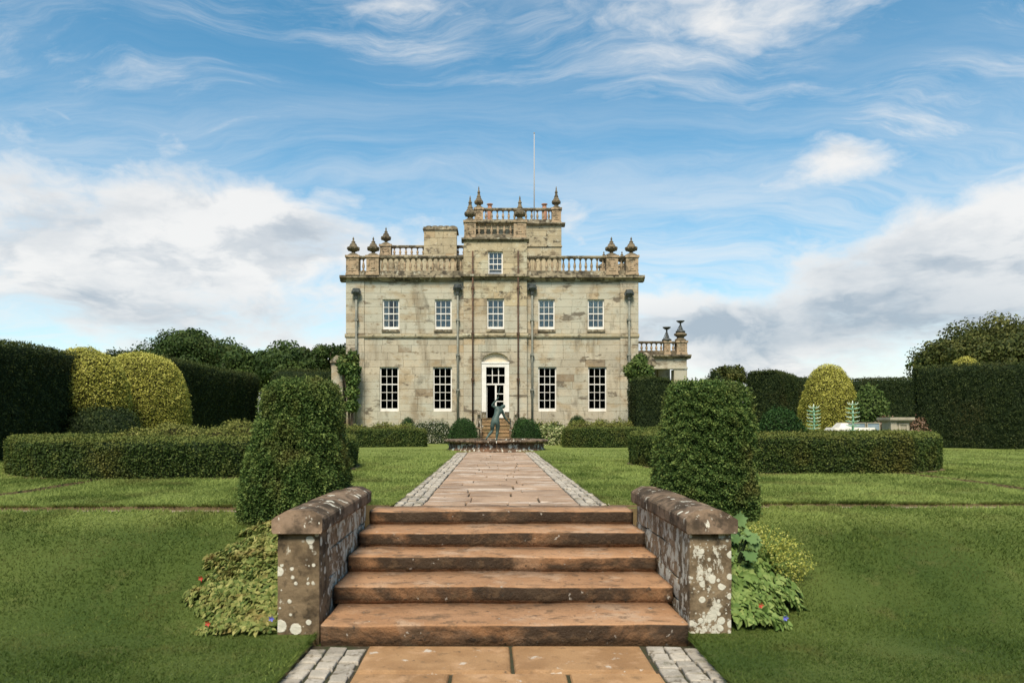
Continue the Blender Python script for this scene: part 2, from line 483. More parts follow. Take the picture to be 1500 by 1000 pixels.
def lichen_mat(name, c1, c2, big, cov, fl0=.60, upright=False):
    """damp dark sandstone with round pale lichen discs and flaking white patches"""
    m, T, b = new_mat(name)
    pos = T.n('ShaderNodeNewGeometry').outputs['Position']
    col = T.mix(T.ramp(T.noise(pos, 3.5, 7, .65), .36, .62), c1, c2)
    col = T.mix(T.ramp(T.noise(pos, 9, 6, .65), .52, .68, 0, .8), col, (0.035, 0.027, 0.018))
    cell = pos
    if upright:     # discs grow flat on the upright faces
        sp0 = T.n('ShaderNodeSeparateXYZ'); T.t.links.new(pos, sp0.inputs[0])
        cb = T.n('ShaderNodeCombineXYZ')
        T.set(cb.inputs[0], T.math('ADD', sp0.outputs[0], sp0.outputs[1])); T.set(cb.inputs[1], sp0.outputs[2])
        cell = cb.outputs[0]
    vo = T.n('ShaderNodeTexVoronoi', feature='F1'); vo.inputs['Scale'].default_value = big
    if upright:
        vo.voronoi_dimensions = '2D'
    vo.inputs['Randomness'].default_value = 1.0
    T.set(vo.inputs['Vector'], cell)
    sc = T.n('ShaderNodeSeparateColor'); T.t.links.new(vo.outputs['Color'], sc.inputs[0])
    rad = T.math('MULTIPLY', T.ramp(sc.outputs[0], 1 - cov, 1.0, 0.0, .46, smooth=False), 1.0)
    dist = T.math('ADD', vo.outputs['Distance'], T.math('MULTIPLY', T.math('SUBTRACT', T.noise(pos, 45, 3, .6), .5), .14))
    disc = T.math('MULTIPLY', T.ramp(T.math('SUBTRACT', rad, dist), -.01, .03), T.ramp(sc.outputs[0], 1 - cov, 1 - cov + .05))
    v2 = T.n('ShaderNodeTexVoronoi', feature='F1'); v2.inputs['Scale'].default_value = big * 2.7
    if upright:
        v2.voronoi_dimensions = '2D'
    T.set(v2.inputs['Vector'], cell)
    s2 = T.n('ShaderNodeSeparateColor'); T.t.links.new(v2.outputs['Color'], s2.inputs[0])
    r2 = T.ramp(s2.outputs[1], 1 - cov * .55, 1.0, 0.0, .42, smooth=False)
    near = T.ramp(T.noise(pos, big * .35, 3, .5), .46, .58)
    d2 = T.math('MULTIPLY', T.math('MULTIPLY', T.ramp(T.math('SUBTRACT', r2, v2.outputs['Distance']), -.01, .05), T.ramp(s2.outputs[1], 1 - cov * .55, 1.02 - cov * .55)), near)
    disc = T.math('MAXIMUM', disc, d2)
    fl = T.ramp(T.noise(T.scale_vec(pos, (1, 1, .6)), 7.5, 8, .7, .4), fl0, fl0 + .03)
    fl = T.math('MULTIPLY', fl, .85)
    lich = T.mix(T.noise(pos, 30, 4, .6), (0.76, 0.73, 0.62), (0.52, 0.50, 0.40))
    col = T.mix(T.math('MAXIMUM', T.math('MULTIPLY', disc, .95), fl), col, lich)
    T.set(b.inputs['Base Color'], col)
    b.inputs['Roughness'].default_value = .92
    b.inputs['Specular IOR Level'].default_value = .2
    bn = T.n('ShaderNodeBump'); bn.inputs['Strength'].default_value = .6; bn.inputs['Distance'].default_value = .02
    T.set(bn.inputs['Height'], T.math('ADD', T.noise(pos, 25, 7, .7), T.math('MULTIPLY', disc, .25)))
    T.t.links.new(bn.outputs[0], b.inputs['Normal'])
    return m


M['pillar'] = lichen_mat('lichened pillar', (0.070, 0.050, 0.030), (0.22, 0.16, 0.095), 7.5, .55, .62, True)
M['pillar_pale'] = lichen_mat('heavily lichened pillar', (0.10, 0.072, 0.042), (0.26, 0.195, 0.12), 13.0, .70, .525, True)
M['wallstone'] = lichen_mat('lichened wall stone', (0.17, 0.115, 0.065), (0.33, 0.235, 0.145), 11.0, .55, .515, True)
M['cap'] = lichen_mat('lichened capstone', (0.23, 0.16, 0.105), (0.055, 0.040, 0.026), 10.0, .20, .61)
M['basin'] = lichen_mat('lichened basin stone', (0.20, 0.11, 0.065), (0.12, 0.08, 0.05), 5.0, .5, .54)
M['bronze'] = plain('verdigris bronze', (0.070, 0.110, 0.092), .6, .2, var=(0.035, 0.058, 0.048), vscale=7)
M['verdigris'] = plain('pale green copper', (0.20, 0.44, 0.25), .6, .1, var=(0.36, 0.54, 0.38), vscale=9)
M['copper_tip'] = plain('whitish copper tip', (0.58, 0.66, 0.52), .6)
M['water'] = plain('dark water', (0.02, 0.028, 0.025), .04, 0, .5)
M['statue_stone'] = lichen_mat('mottled statue stone', (0.34, 0.29, 0.21), (0.22, 0.18, 0.13), 12.0, .4)
M['pale_stone'] = stone('pale garden stone', (0.46, 0.41, 0.31), (0.36, 0.32, 0.24), 3, [((0.22, 0.20, 0.15), 5, .58, .72, .6)])
M['white_stone'] = plain('white painted stone', (0.66, 0.63, 0.57), .8, var=(0.52, 0.49, 0.42), vscale=3)
M['slate_glass'] = plain('blue grey panel', (0.20, 0.26, 0.31), .15, 0, .6, var=(0.30, 0.36, 0.38), vscale=2)
M['wood'] = stone('bark', (0.10, 0.075, 0.05), (0.06, 0.045, 0.03), 8, bump=.8, bscale=25)

M['yew'] = foliage_mat('yew topiary leaves', (0.022, 0.050, 0.013), (0.076, 0.136, 0.032), (0.23, 0.295, 0.078), (0.17, 0.14, 0.04), 1.6)
M['yew_core'] = plain('yew inner growth', (0.016, 0.026, 0.010), .9, spec=.1)
M['hedge'] = foliage_mat('box hedge leaves', (0.030, 0.055, 0.012), (0.062, 0.098, 0.022), (0.15, 0.175, 0.040), (0.17, 0.15, 0.035), .8)
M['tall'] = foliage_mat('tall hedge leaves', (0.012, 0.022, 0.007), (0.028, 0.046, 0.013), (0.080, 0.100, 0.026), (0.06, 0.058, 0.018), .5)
M['gold'] = foliage_mat('golden yew leaves', (0.125, 0.13, 0.020), (0.36, 0.345, 0.06), (0.70, 0.66, 0.18), (0.21, 0.215, 0.04), .7, spec=.12)
M['gold_core'] = plain('golden inner growth', (0.035, 0.032, 0.010), .9, spec=.1)
M['ball'] = foliage_mat('box ball leaves', (0.014, 0.040, 0.010), (0.030, 0.075, 0.016), (0.065, 0.125, 0.030), None)
M['shrub'] = foliage_mat('golden green shrub leaves', (0.085, 0.105, 0.020), (0.17, 0.185, 0.042), (0.30, 0.29, 0.08), (0.085, 0.13, 0.03), .9)
M['tree'] = foliage_mat('broadleaf tree leaves', (0.022, 0.042, 0.012), (0.045, 0.078, 0.018), (0.10, 0.14, 0.035), (0.085, 0.095, 0.025), .25)
M['tree_y'] = foliage_mat('yellowing tree leaves', (0.035, 0.050, 0.014), (0.075, 0.090, 0.022), (0.16, 0.16, 0.045), None)
M['cover'] = foliage_mat('ground cover leaves', (0.075, 0.125, 0.03), (0.19, 0.23, 0.06), (0.40, 0.38, 0.13), (0.26, 0.17, 0.06), 5.0, transl=.3)
M['cover_r'] = foliage_mat('mid green leaves', (0.09, 0.16, 0.035), (0.19, 0.28, 0.075), (0.36, 0.42, 0.14), None, transl=.3)
M['big_leaf'] = foliage_mat('broad soft leaves', (0.09, 0.17, 0.055), (0.15, 0.245, 0.085), (0.22, 0.32, 0.125), None, transl=.3)
M['lime'] = foliage_mat('lime flower sprays', (0.28, 0.30, 0.05), (0.42, 0.43, 0.09), (0.58, 0.57, 0.19), None, transl=.3)
M['mid'] = foliage_mat('plain mid green leaves', (0.045, 0.085, 0.02), (0.085, 0.135, 0.033), (0.17, 0.22, 0.06), None)
M['bloom'] = foliage_mat('pale flowering shrub', (0.06, 0.085, 0.03), (0.17, 0.19, 0.09), (0.70, 0.66, 0.56), None)
M['hosta'] = foliage_mat('cream edged leaves', (0.10, 0.16, 0.045), (0.26, 0.30, 0.11), (0.74, 0.70, 0.42), None)
M['russet'] = foliage_mat('russet shrub leaves', (0.10, 0.055, 0.03), (0.22, 0.13, 0.08), (0.40, 0.30, 0.22), None)
M['petal_red'] = plain('red petal', (0.45, 0.03, 0.02), .6)
M['petal_blue'] = plain('blue petal', (0.12, 0.13, 0.55), .6)
M['grass'] = foliage_mat('grass blades', (0.050, 0.088, 0.015), (0.104, 0.148, 0.028), (0.275, 0.335, 0.088), (0.150, 0.145, 0.042), 1.1, rough=.6, transl=.35, spec=.15)


def lawn_mat():
    m, T, b = new_mat('mown lawn')
    geo = T.n('ShaderNodeNewGeometry')
    pos = geo.outputs['Position']
    col = T.mix(T.ramp(T.noise(pos, .9, 6, .6), .34, .66), (0.055, 0.092, 0.017), (0.085, 0.120, 0.024))
    col = T.mix(T.ramp(T.noise(pos, 3.0, 6, .65), .52, .72, 0, .6), col, (0.150, 0.142, 0.045))
    col = T.mix(T.ramp(T.noise(pos, 45, 4, .7), .36, .72, 0, .30), col, (0.035, 0.060, 0.010))
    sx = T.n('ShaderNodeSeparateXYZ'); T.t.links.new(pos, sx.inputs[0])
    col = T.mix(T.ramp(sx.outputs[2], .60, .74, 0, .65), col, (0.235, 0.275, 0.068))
    # mowing stripes run along the axis
    stripe = T.math('SINE', T.math('MULTIPLY', T.math('ADD', sx.outputs[0], T.math('MULTIPLY', T.noise(pos, .5, 2), .5)), 2.6))
    col = T.mix(T.ramp(stripe, -.5, .5, 0, .30), col, (0.165, 0.205, 0.048))
    nz = T.n('ShaderNodeSeparateXYZ'); T.t.links.new(geo.outputs['True Normal'], nz.inputs[0])
    soil = T.mix(T.noise(pos, 7, 5, .6), (0.20, 0.14, 0.07), (0.08, 0.065, 0.03))
    col = T.mix(T.ramp(nz.outputs[2], .8, .55), col, soil)
    T.set(b.inputs['Base Color'], col)
    b.inputs['Roughness'].default_value = .85
    b.inputs['Specular IOR Level'].default_value = .15
    bn = T.n('ShaderNodeBump'); bn.inputs['Strength'].default_value = .9; bn.inputs['Distance'].default_value = .03
    T.set(bn.inputs['Height'], T.noise(pos, 55, 5, .75))
    T.t.links.new(bn.outputs[0], b.inputs['Normal'])
    return m


M['lawn'] = lawn_mat()

# ---------------------------------------------------------------- ground, paths, steps
TERR = 0.745                          # level of the upper garden
XL, XR = -1.42, 1.60                  # inner faces of the stair walls
AX = 0.085                            # garden axis
NOSE = [5.97, 6.67, 7.33, 7.90, 8.56]  # nosing of each of the five steps
RISE = TERR / 5
UPX0, UPX1 = AX - 1.31, AX + 1.31     # upper path with its setts
LPX0, LPX1 = -1.45, 1.58              # lower path with its setts
RINGS = [(-6.48, 16.35, 3.45), (6.60, 17.60, 3.33)]


def sines(p, seed, scale, n=6):
    r = np.random.default_rng(seed)
    o = np.zeros(len(p))
    for _ in range(n):
        k = r.normal(size=3) * scale
        o += np.sin(p @ k + r.uniform(0, 6.28)) / n
    return o * 1.6


def lawn_z(x, y):
    x, y = np.asarray(x, float), np.asarray(y, float)
    t = np.clip((y - 5.9) / 2.5, 0, 1)
    z = 0.012 + (.738 - .012) * (3 * t ** 2 - 2 * t ** 3)
    edge = np.where(x < 0, 8.80, 9.20)
    z = np.where(y > edge, .752, z)
    q = np.stack([x, y, 0 * x], -1)
    und = sines(q.reshape(-1, 3), 3, .9).reshape(x.shape) * .018
    z = z + np.where(np.abs(x) < 40, und, 0)
    # sunk strips
    cross = (((x < 0) & (y > 8.45) & (y < 8.80)) | ((x > 0) & (y > 8.85) & (y < 9.20))) & (np.abs(x) < 30)
    z = np.where(cross, .714, z)
    sidep = ((np.abs(x + 6.75) < .16) & (y > 8.7) & (y < 13.4)) | ((np.abs(x - 8.0) < .17) & (y > 9.1) & (y < 14.6))
    z = np.where(sidep, .70, z)
    up = (x > UPX0) & (x < UPX1) & (y > 8.9) & (y < 25.9)
    z = np.where(up, .68, z)
    st = (x > XL - .15) & (x < XR + .15) & (y > 6.2) & (y < 9.12)
    z = np.where(st, -.15, z)
    lo = (x > LPX0) & (x < LPX1) & (y < 6.2)
    z = np.where(lo, -.06, z)
    return z


def edges(vals):
    return [v + e for v in vals for e in (-.007, .007)]


xs = sorted(set([-2500, -600, -150, -60, -40, -30, 30, 40, 60, 150, 600, 2500] + list(np.arange(-26, 26.01, .4)) + list(np.arange(-4, 4.01, .1)) +
                edges([-6.91, -6.59, 7.83, 8.17, UPX0, UPX1, LPX0, LPX1, XL - .15, XR + .15, 0.0])))
ys = sorted(set([-2500, -500, -100, -30, -8, 0, 2, 3, 48, 60, 100, 300, 1000, 3500] + list(np.arange(4, 14.01, .16)) + list(np.arange(14.5, 44, .8)) +
                edges([6.2,  8.45, 8.80, 8.85, 9.20, 8.9, 9.12, 25.9, 13.4, 14.6, 8.7, 9.1])))
gx, gy = np.meshgrid(np.array(xs), np.array(ys))
gz = lawn_z(gx, gy)
nx, ny = len(xs), len(ys)
ii = np.arange(nx * ny).reshape(ny, nx)
LF = np.stack([ii[:-1, :-1], ii[:-1, 1:], ii[1:, 1:], ii[1:, :-1]], -1).reshape(-1, 4)
lawn = link('lawn', mesh_np('lawn', np.stack([gx, gy, gz], -1).reshape(-1, 3), LF, M['lawn']))
tag(lawn, 'mown green lawn with a grass bank between two levels', 'lawn', kind='structure')


def sheet(name, x0, x1, y0, y1, z, mat, label, cat='path'):
    me = mesh_np(name, [(x0, y0, z), (x1, y0, z), (x1, y1, z), (x0, y1, z)], np.array([[0, 1, 2, 3]]), mat)
    return tag(link(name, me), label, cat, kind='structure')


sheet('gravel_path', -29.9, XL - .2, 8.45, 8.80, .726, M['gravel'], 'narrow gravel strip across the lawn left of the steps')
sheet('gravel_path', XR + .2, 29.9, 8.85, 9.20, .726, M['gravel'], 'narrow gravel strip across the lawn right of the steps')
sheet('earth_path', -6.91, -6.59, 8.8, 13.4, .713, M['soil'], 'worn earth strip leading to the left round hedge')
sheet('earth_path', 7.83, 8.17, 9.2, 14.6, .713, M['soil'], 'worn earth strip leading to the right round hedge')


def chamfer_block(poly, z0, z1, c, jz=0.0, rng=random):
    """a stone with a four-cornered plan, chamfered top edge"""
    cx = sum(p[0] for p in poly) / 4; cy = sum(p[1] for p in poly) / 4
    def ins(p, k):
        dx, dy = p[0] - cx, p[1] - cy
        return (p[0] - math.copysign(min(k, abs(dx) * .4), dx), p[1] - math.copysign(min(k, abs(dy) * .4), dy))
    tz = [z1 + rng.uniform(-jz, jz) for _ in poly]
    v = [(p[0], p[1], z0) for p in poly] + [(p[0], p[1], z1 - c) for p in poly]
    v += [(*ins(p, c * .4), t - c * .35) for p, t in zip(poly, tz)]
    v += [(*ins(p, c * 1.3), t) for p, t in zip(poly, tz)]
    f = [(0, 3, 2, 1), (12, 13, 14, 15)]
    for L in range(3):
        for i in range(4):
            a, b = L * 4 + i, L * 4 + (i + 1) % 4
            f.append((a, b, b + 4, a + 4))
    return v, f


def plank_poly(x0, x1, y0, y1, j):
    r = lambda: random.uniform(-j, j)
    return [(x0 + r(), y0 + r()), (x1 + r(), y0 + r()), (x1 + r(), y1 + r()), (x0 + r(), y1 + r())]


def stone_obj(name, poly, z0, z1, c, mat, parent, jz=.003):
    mb = MB(); mb.tone = random.random()
    mb.add(*chamfer_block(poly, z0, z1, c, jz))
    return mb.build(name, mat, parent)


# lower path: two big slabs a row, three columns of setts each side
low = sheet('lower_path', LPX0 - .02, LPX1 + .02, 2.0, 5.99, -.028, M['joint'], 'sandstone slab path edged with setts below the steps')
rows = [(5.30, 5.925), (4.72, 5.275), (4.2, 4.70)]
for k, (y0, y1) in enumerate(rows):
    cut = [-.985 + .0, .135, 1.19] if k == 0 else ([-.99, -.30, .52, 1.19] if k == 1 else [-.99, .3, 1.19])
    for a, b in zip(cut[:-1], cut[1:]):
        p = plank_poly(a + .012, b - .012, y0 + .006, y1 - .006, .008)
        if k == 0 and b > 1.1:      # broken corner
            p[1] = (p[1][0] - .02, p[1][1]); p[2] = (p[2][0] - .03, p[2][1])
        stone_obj('slab', p, -.06, .0, .022, M['slab_low'], low)
for side in (-1, 1):
    for c in range(3):
        y = 5.90 - random.uniform(0, .05)
        while y > 4.3:
            L = random.uniform(.13, .21)
            w = .148
            lean = (5.9 - y) * .03 * side
            x0 = (-.992 - (c + 1) * w) if side < 0 else (1.182 + c * w)
            x0 += side * max(0, (5.75 - y)) * .05 * c / 2
            stone_obj('sett', plank_poly(x0 + .007, x0 + w - .007, y - L + .009, y - .007, .009), -.07, random.uniform(-.010, .002), .010, M['sett'], low, .004)
            y -= L

# upper path
upp = sheet('upper_path', UPX0 - .02, UPX1 + .02, 9.0, 25.95, .712, M['joint'], 'worn flagstone path edged with setts leading to the fountain')
y = 9.12
SX0, SX1 = AX - .95, AX + .98
row = 0
while y < 25.6:
    dpt = random.choice([.40, .48, .55, .62, .7])
    ncut = random.choice([1, 2, 2, 3])
    cuts = sorted([SX0] + [SX0 + (SX1 - SX0) * (k + 1 + random.uniform(-.28, .28)) / (ncut + 1) for k in range(ncut)] + [SX1])
    for a, b in zip(cuts[:-1], cuts[1:]):
        stone_obj('slab', plank_poly(a + .008, b - .008, y + .008, y + dpt - .008, .007), .69, TERR + random.uniform(-.005, .006), .014, M['slab_up'], upp, .006)
    y += dpt
setts_far = MB()
n_sett = 0
spots = []
for side in (-1, 1):
    for c in range(3):
        y = 9.12 + random.uniform(0, .1)
        w = .118
        x0 = (SX0 - .012 - (c + 1) * w) if side < 0 else (SX1 + .012 + c * w)
        while y < 25.6:
            L = random.uniform(.16, .26)
            spots.append((y, x0, w, L)); y += L
for y, x0, w, L in sorted(spots):
    p = plank_poly(x0 + .006, x0 + w - .006, y + .007, y + L - .007, .007)
    zt = TERR + random.uniform(-.012, .010)
    if n_sett < 260:
        stone_obj('sett', p, .69, zt, .014, M['sett'], upp, .006); n_sett += 1
    else:
        setts_far.tone = random.random(); setts_far.add(*chamfer_block(p, .69, zt, .014, .006))
tag(setts_far.build('far_setts', M['sett'], upp), kind='stuff')

# the five steps
steps = thing('garden_steps', 'five broad red sandstone steps between two low walls', 'steps', (AX, 6, 0))


def step_mesh(x0, x1, y0, y1, z0, z1, seed):
    r = .020
    prof = [(y0 + .012, z0), (y0 + .004, z1 - .10), (y0, z1 - r * 1.2)]
    for k in range(6):
        a = math.pi / 2 * k / 5
        prof.append((y0 + r - r * math.cos(a), z1 - r + r * math.sin(a)))
    prof += [(y0 + .15, z1 + .001), ((y0 + y1) / 2, z1 - .004), (y1, z1), (y1, z0)]
    n, m = len(prof), 81
    X = np.linspace(x0, x1, m)
    V = np.array([[(xx, p[0], p[1]) for p in prof] for xx in X])
    q = V.reshape(-1, 3)
    wob = sines(q * [1, .2, .2], seed, 2.2, 5) * .008 + sines(q * [1, .3, .3], seed + 9, 14, 6) * .0035
    q[:, 2] += wob * (q[:, 2] > z0 + .01)
    q[:, 1] += sines(q * [1, .2, .6], seed + 5, 7, 5) * .004
    F = []
    for i in range(m - 1):
        for k in range(n):
            k2 = (k + 1) % n
            F.append((i * n + k, i * n + k2, (i + 1) * n + k2, (i + 1) * n + k))
    me = bpy.data.meshes.new('step')
    me.from_pydata(q.tolist(), [], [f[::-1] for f in F] + [tuple(range(n)), tuple(range((m - 1) * n, m * n))[::-1]])
    bm = bmesh.new(); bm.from_mesh(me); bmesh.ops.recalc_face_normals(bm, faces=bm.faces); bm.to_mesh(me); bm.free()
    a = me.attributes.new('tone', 'FLOAT', 'POINT')
    a.data.foreach_set('value', [((seed * 37) % 10) / 10] * len(me.vertices))
    me.polygons.foreach_set('use_smooth', [True] * len(me.polygons))
    me.materials.append(M['step'])
    return me


for k in range(5):
    y1 = (NOSE[k + 1] + .05) if k < 4 else 9.11
    xa, xb = (XL + .045, XR - .05) if k == 0 else (XL + .006, XR - .006)
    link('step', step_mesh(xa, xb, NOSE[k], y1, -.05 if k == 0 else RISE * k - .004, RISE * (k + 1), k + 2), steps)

# low walls on both sides of the steps
WTOP, CTOP = .845, 1.03


def rough_box(x0, x1, y0, y1, z0, z1, amp, seed, n=7, bev=.012):
    """weathered squared stone: subdivided, rounded and uneven"""
    bm = bmesh.new()
    bmesh.ops.create_cube(bm, size=1)
    bmesh.ops.subdivide_edges(bm, edges=bm.edges[:], cuts=n, use_grid_fill=True)
    s = np.array([x1 - x0, y1 - y0, z1 - z0]); c = np.array([(x0 + x1) / 2, (y0 + y1) / 2, (z0 + z1) / 2])
    V = np.array([v.co[:] for v in bm.verts])
    Pw = V * s
    inner = np.clip(Pw, -s / 2 + bev, s / 2 - bev)
    dd = Pw - inner
    L = np.linalg.norm(dd, axis=1, keepdims=True)
    Pw = np.where(L > 1e-6, inner + dd / np.maximum(L, 1e-6) * bev, Pw) + c
    Pw += np.stack([sines(Pw, seed + i, 9, 6) for i in range(3)], -1) * amp
    for v, p in zip(bm.verts, Pw):
        v.co = p
    me = bpy.data.meshes.new('stone')
    bm.to_mesh(me); bm.free()
    return me


def add_stone(name, me, mat, parent, tone=.5, ang=28):
    me.name = name
    a = me.attributes.new('tone', 'FLOAT', 'POINT')
    a.data.foreach_set('value', [tone] * len(me.vertices))
    me.polygons.foreach_set('use_smooth', [True] * len(me.polygons))
    me.set_sharp_from_angle(angle=math.radians(ang))
    me.materials.append(mat)
    return link(name, me, parent)


def cap_mesh(x0, x1, y0, y1, z0, z1, front, seed):
    """coping stone: upright sides, broad chamfer to a narrower top"""
    ch, hz = .085, z0 + (z1 - z0) * .62
    yf = y0 + (ch if front else 0)
    m = 15
    rows_ = []
    for k in range(m):
        t = k / (m - 1)
        ya, yb = y0 + (y1 - y0) * t, yf + (y1 - yf) * t
        rows_.append([(x0 + .012, ya, z0), (x0, ya, z0 + .02), (x0, ya, hz), (x0 + .01, yb, hz + .018), (x0 + ch, yb, z1 - .01), (x0 + ch + .02, yb, z1),
                      ((x0 + x1) / 2, yb, z1 + .004), (x1 - ch - .02, yb, z1), (x1 - ch, yb, z1 - .01), (x1 - .01, yb, hz + .018), (x1, ya, hz), (x1, ya, z0 + .02), (x1 - .012, ya, z0)])
    n = len(rows_[0])
    V = np.array(rows_).reshape(-1, 3)
    V += np.stack([sines(V, seed + i, 8, 6) for i in range(3)], -1) * .004
    F = []
    for k in range(m - 1):
        for i in range(n):
            j = (i + 1) % n
            F.append((k * n + i, k * n + j, (k + 1) * n + j, (k + 1) * n + i))
    F += [tuple(range(n)), tuple(range((m - 1) * n, m * n))]
    me = bpy.data.meshes.new('capstone')
    me.from_pydata(V.tolist(), [], F)
    bm = bmesh.new(); bm.from_mesh(me); bmesh.ops.recalc_face_normals(bm, faces=bm.faces); bm.to_mesh(me); bm.free()
    return me


for side, (xa, xb) in ((-1, (XL - .345, XL)), (1, (XR, XR + .345))):
    lab = ('low stone stair wall left of the steps with scattered round white lichen on its pillar' if side < 0 else
           'low stone stair wall right of the steps thickly crusted with pale lichen')
    w = thing('stair_wall', lab, 'wall', ((xa + xb) / 2, 7.2, 0), 'low walls flanking the garden steps')
    add_stone('pillar', rough_box(xa, xb, 6.13, 6.50, -.08, WTOP, .005, 30 + side, 14), M['pillar'] if side < 0 else M['pillar_pale'], w)
    zs = [-.1, .20, .40, .64, WTOP]
    for r_, (z0, z1) in enumerate(zip(zs[:-1], zs[1:])):
        y = 6.512
        while y < 8.46:
            L = random.uniform(.36, .85)
            y1 = y + L if 8.48 - (y + L) > .25 else 8.48
            o = random.uniform(-.006, .006)
            add_stone('stone', rough_box(xa + .012 + o, xb - .012 + o, y + .005, y1 - .005, z0 + .002, z1 - .002, .009, random.randint(0, 9999), 4, .014), M['wallstone'], w, random.random())
            y = y1
    ca, cb = xa - .035, xb + .035
    for k, (y0, y1) in enumerate([(6.085, 7.38), (7.392, 8.53)]):
        add_stone('capstone', cap_mesh(ca, cb, y0, y1, WTOP + .006, CTOP, k == 0, 60 + 7 * k + side), M['cap'], w, ang=14)

# ---------------------------------------------------------------- the mansion
HD = 40.0
def hx(px, d=HD): return (px - HX0) * d / F_PX
def hz(py, d=HD): return CAMZ - (py - HY0) * d / F_PX


house = thing('mansion', 'square classical sandstone mansion with balustraded parapets, urns and a central tower', 'mansion', (hx(722), HD, TERR))
BLOCKS = {'n': 0}
blocks_rest = MB()


def front_block(x0, x1, z0, z1, y, depth=.05, c=.007):
    """ashlar stone facing the camera, its face at y with chamfered edges"""
    v = [(x0, y + depth, z0), (x1, y + depth, z0), (x1, y + depth, z1), (x0, y + depth, z1),
         (x0, y + c, z0), (x1, y + c, z0), (x1, y + c, z1), (x0, y + c, z1),
         (x0 + c, y, z0 + c), (x1 - c, y, z0 + c), (x1 - c, y, z1 - c), (x0 + c, y, z1 - c)]
    f = [(8, 9, 10, 11)]
    for L in range(2):
        for i in range(4):
            a, b = L * 4 + i, L * 4 + (i + 1) % 4
            f.append((a, b, b + 4, a + 4))
    return v, f


def wall_open(mb, x0, x1, z0, z1, y0, y1, ops):
    """wall slab with rectangular openings, made of cells"""
    X = sorted({x0, x1} | {min(max(o[i], x0), x1) for o in ops for i in (0, 1)})
    Z = sorted({z0, z1} | {min(max(o[i], z0), z1) for o in ops for i in (2, 3)})
    for a, b in zip(X[:-1], X[1:]):
        for c, d in zip(Z[:-1], Z[1:]):
            m, n = (a + b) / 2, (c + d) / 2
            if not any(o[0] < m < o[1] and o[2] < n < o[3] for o in ops):
                mb.box(a, b, y0, y1, c, d)


def courses(zs_, per):
    out = []
    for (a, b), n in zip(zip(zs_[:-1], zs_[1:]), per):
        out += [a + (b - a) * k / n for k in range(n)]
    return out + [zs_[-1]]


def ashlar(x0, x1, rows_z, y, ops, parent, avg=1.05, gap=.004, single=True, depth=.05):
    for r, (z0, z1) in enumerate(zip(rows_z[:-1], rows_z[1:])):
        segs, a = [], x0
        hit = sorted([o for o in ops if o[2] < (z0 + z1) / 2 < o[3] and o[1] > x0 and o[0] < x1])
        for o in hit:
            segs.append((a, o[0])); a = o[1]
        segs.append((a, x1))
        for a, b in segs:
            if b - a < .06:
                continue
            n = max(1, round((b - a) / avg * random.uniform(.85, 1.15)))
            cuts = [a] + [a + (b - a) * (k + random.uniform(-.22, .22)) / n for k in range(1, n)] + [b]
            for p, q in zip(cuts[:-1], cuts[1:]):
                yy = y + random.uniform(-.004, .004)
                g = front_block(p + gap, q - gap, z0 + gap, z1 - gap, yy, depth)
                t = random.random()
                if single and BLOCKS['n'] < 300:
                    BLOCKS['n'] += 1
                    mb = MB(); mb.tone = t
                    mb.add(*g).build('ashlar_block', M['ashlar'], parent)
                else:
                    blocks_rest.tone = t; blocks_rest.add(*g)


Z_STR0, Z_STR1 = hz(495), hz(488.5)         # string course
Z_COR0, Z_COR1 = hz(412.5), hz(404.5)       # main cornice
HXL, HXR = hx(507), hx(935)
YB = HD - .26                               # face of the projecting central bay
BXL, BXR = hx(679, YB), hx(772, YB)
WZG = (hz(602), hz(537.5)); WZU = (hz(482.5), hz(438.5))
ops_l = [(hx(a), hx(b), *z) for a, b, z in ((556.5, 584, WZG), (634.5, 662, WZG), (560.5, 585, WZU), (637, 661.5, WZU))]
ops_r = [(hx(a), hx(b), *z) for a, b, z in ((788.5, 815, WZG), (861.5, 888.5, WZG), (788.5, 812.5, WZU), (861, 885, WZU))]
DOOR = (hx(705.5, YB), hx(746, YB), hz(612.5, YB), hz(516.5, YB))
ops_c = [DOOR, (hx(713.5, YB), hx(738.5, YB), hz(482.5, YB), hz(438.5, YB))]
ATT = (hx(715, YB), hx(736.5, YB), hz(406.8, YB), hz(368.5, YB))

wall = MB()
wall_open(wall, HXL + .05, BXL + .1, TERR - .2, Z_COR1, HD + .01, HD + .5, ops_l)
wall_open(wall, BXR - .1, HXR - .05, TERR - .2, Z_COR1, HD + .01, HD + .5, ops_r)
wall.box(HXL + .03, HXL + .5, HD + .03, HD + 13, TERR - .2, Z_COR1 - .01)
wall.box(HXR - .5, HXR - .03, HD + .03, HD + 13, TERR - .2, Z_COR1 - .01)
wall.box(HXL + .03, HXR - .03, HD + 12.6, HD + 13.02, TERR - .2, Z_COR1 - .02)
wall_o = wall.build('wall', M['ashlar'], house)
bay = MB()
wall_open(bay, BXL + .02, BXR - .02, TERR - .2, hz(351, YB), YB + .01, YB + .44, ops_c + [ATT])
bay.box(BXL + .02, BXL + .40, YB + .02, HD + 3, Z_COR1 - .3, hz(351, YB) - .01)
bay.box(BXR - .40, BXR - .02, YB + .02, HD + 3, Z_COR1 - .3, hz(351, YB) - .01)
bay.box(BXL + .4, BXR - .4, YB + 2.6, YB + 3.0, Z_COR1, hz(351, YB) - .02)
bay_o = bay.build('bay_wall', M['ashlar'], house)

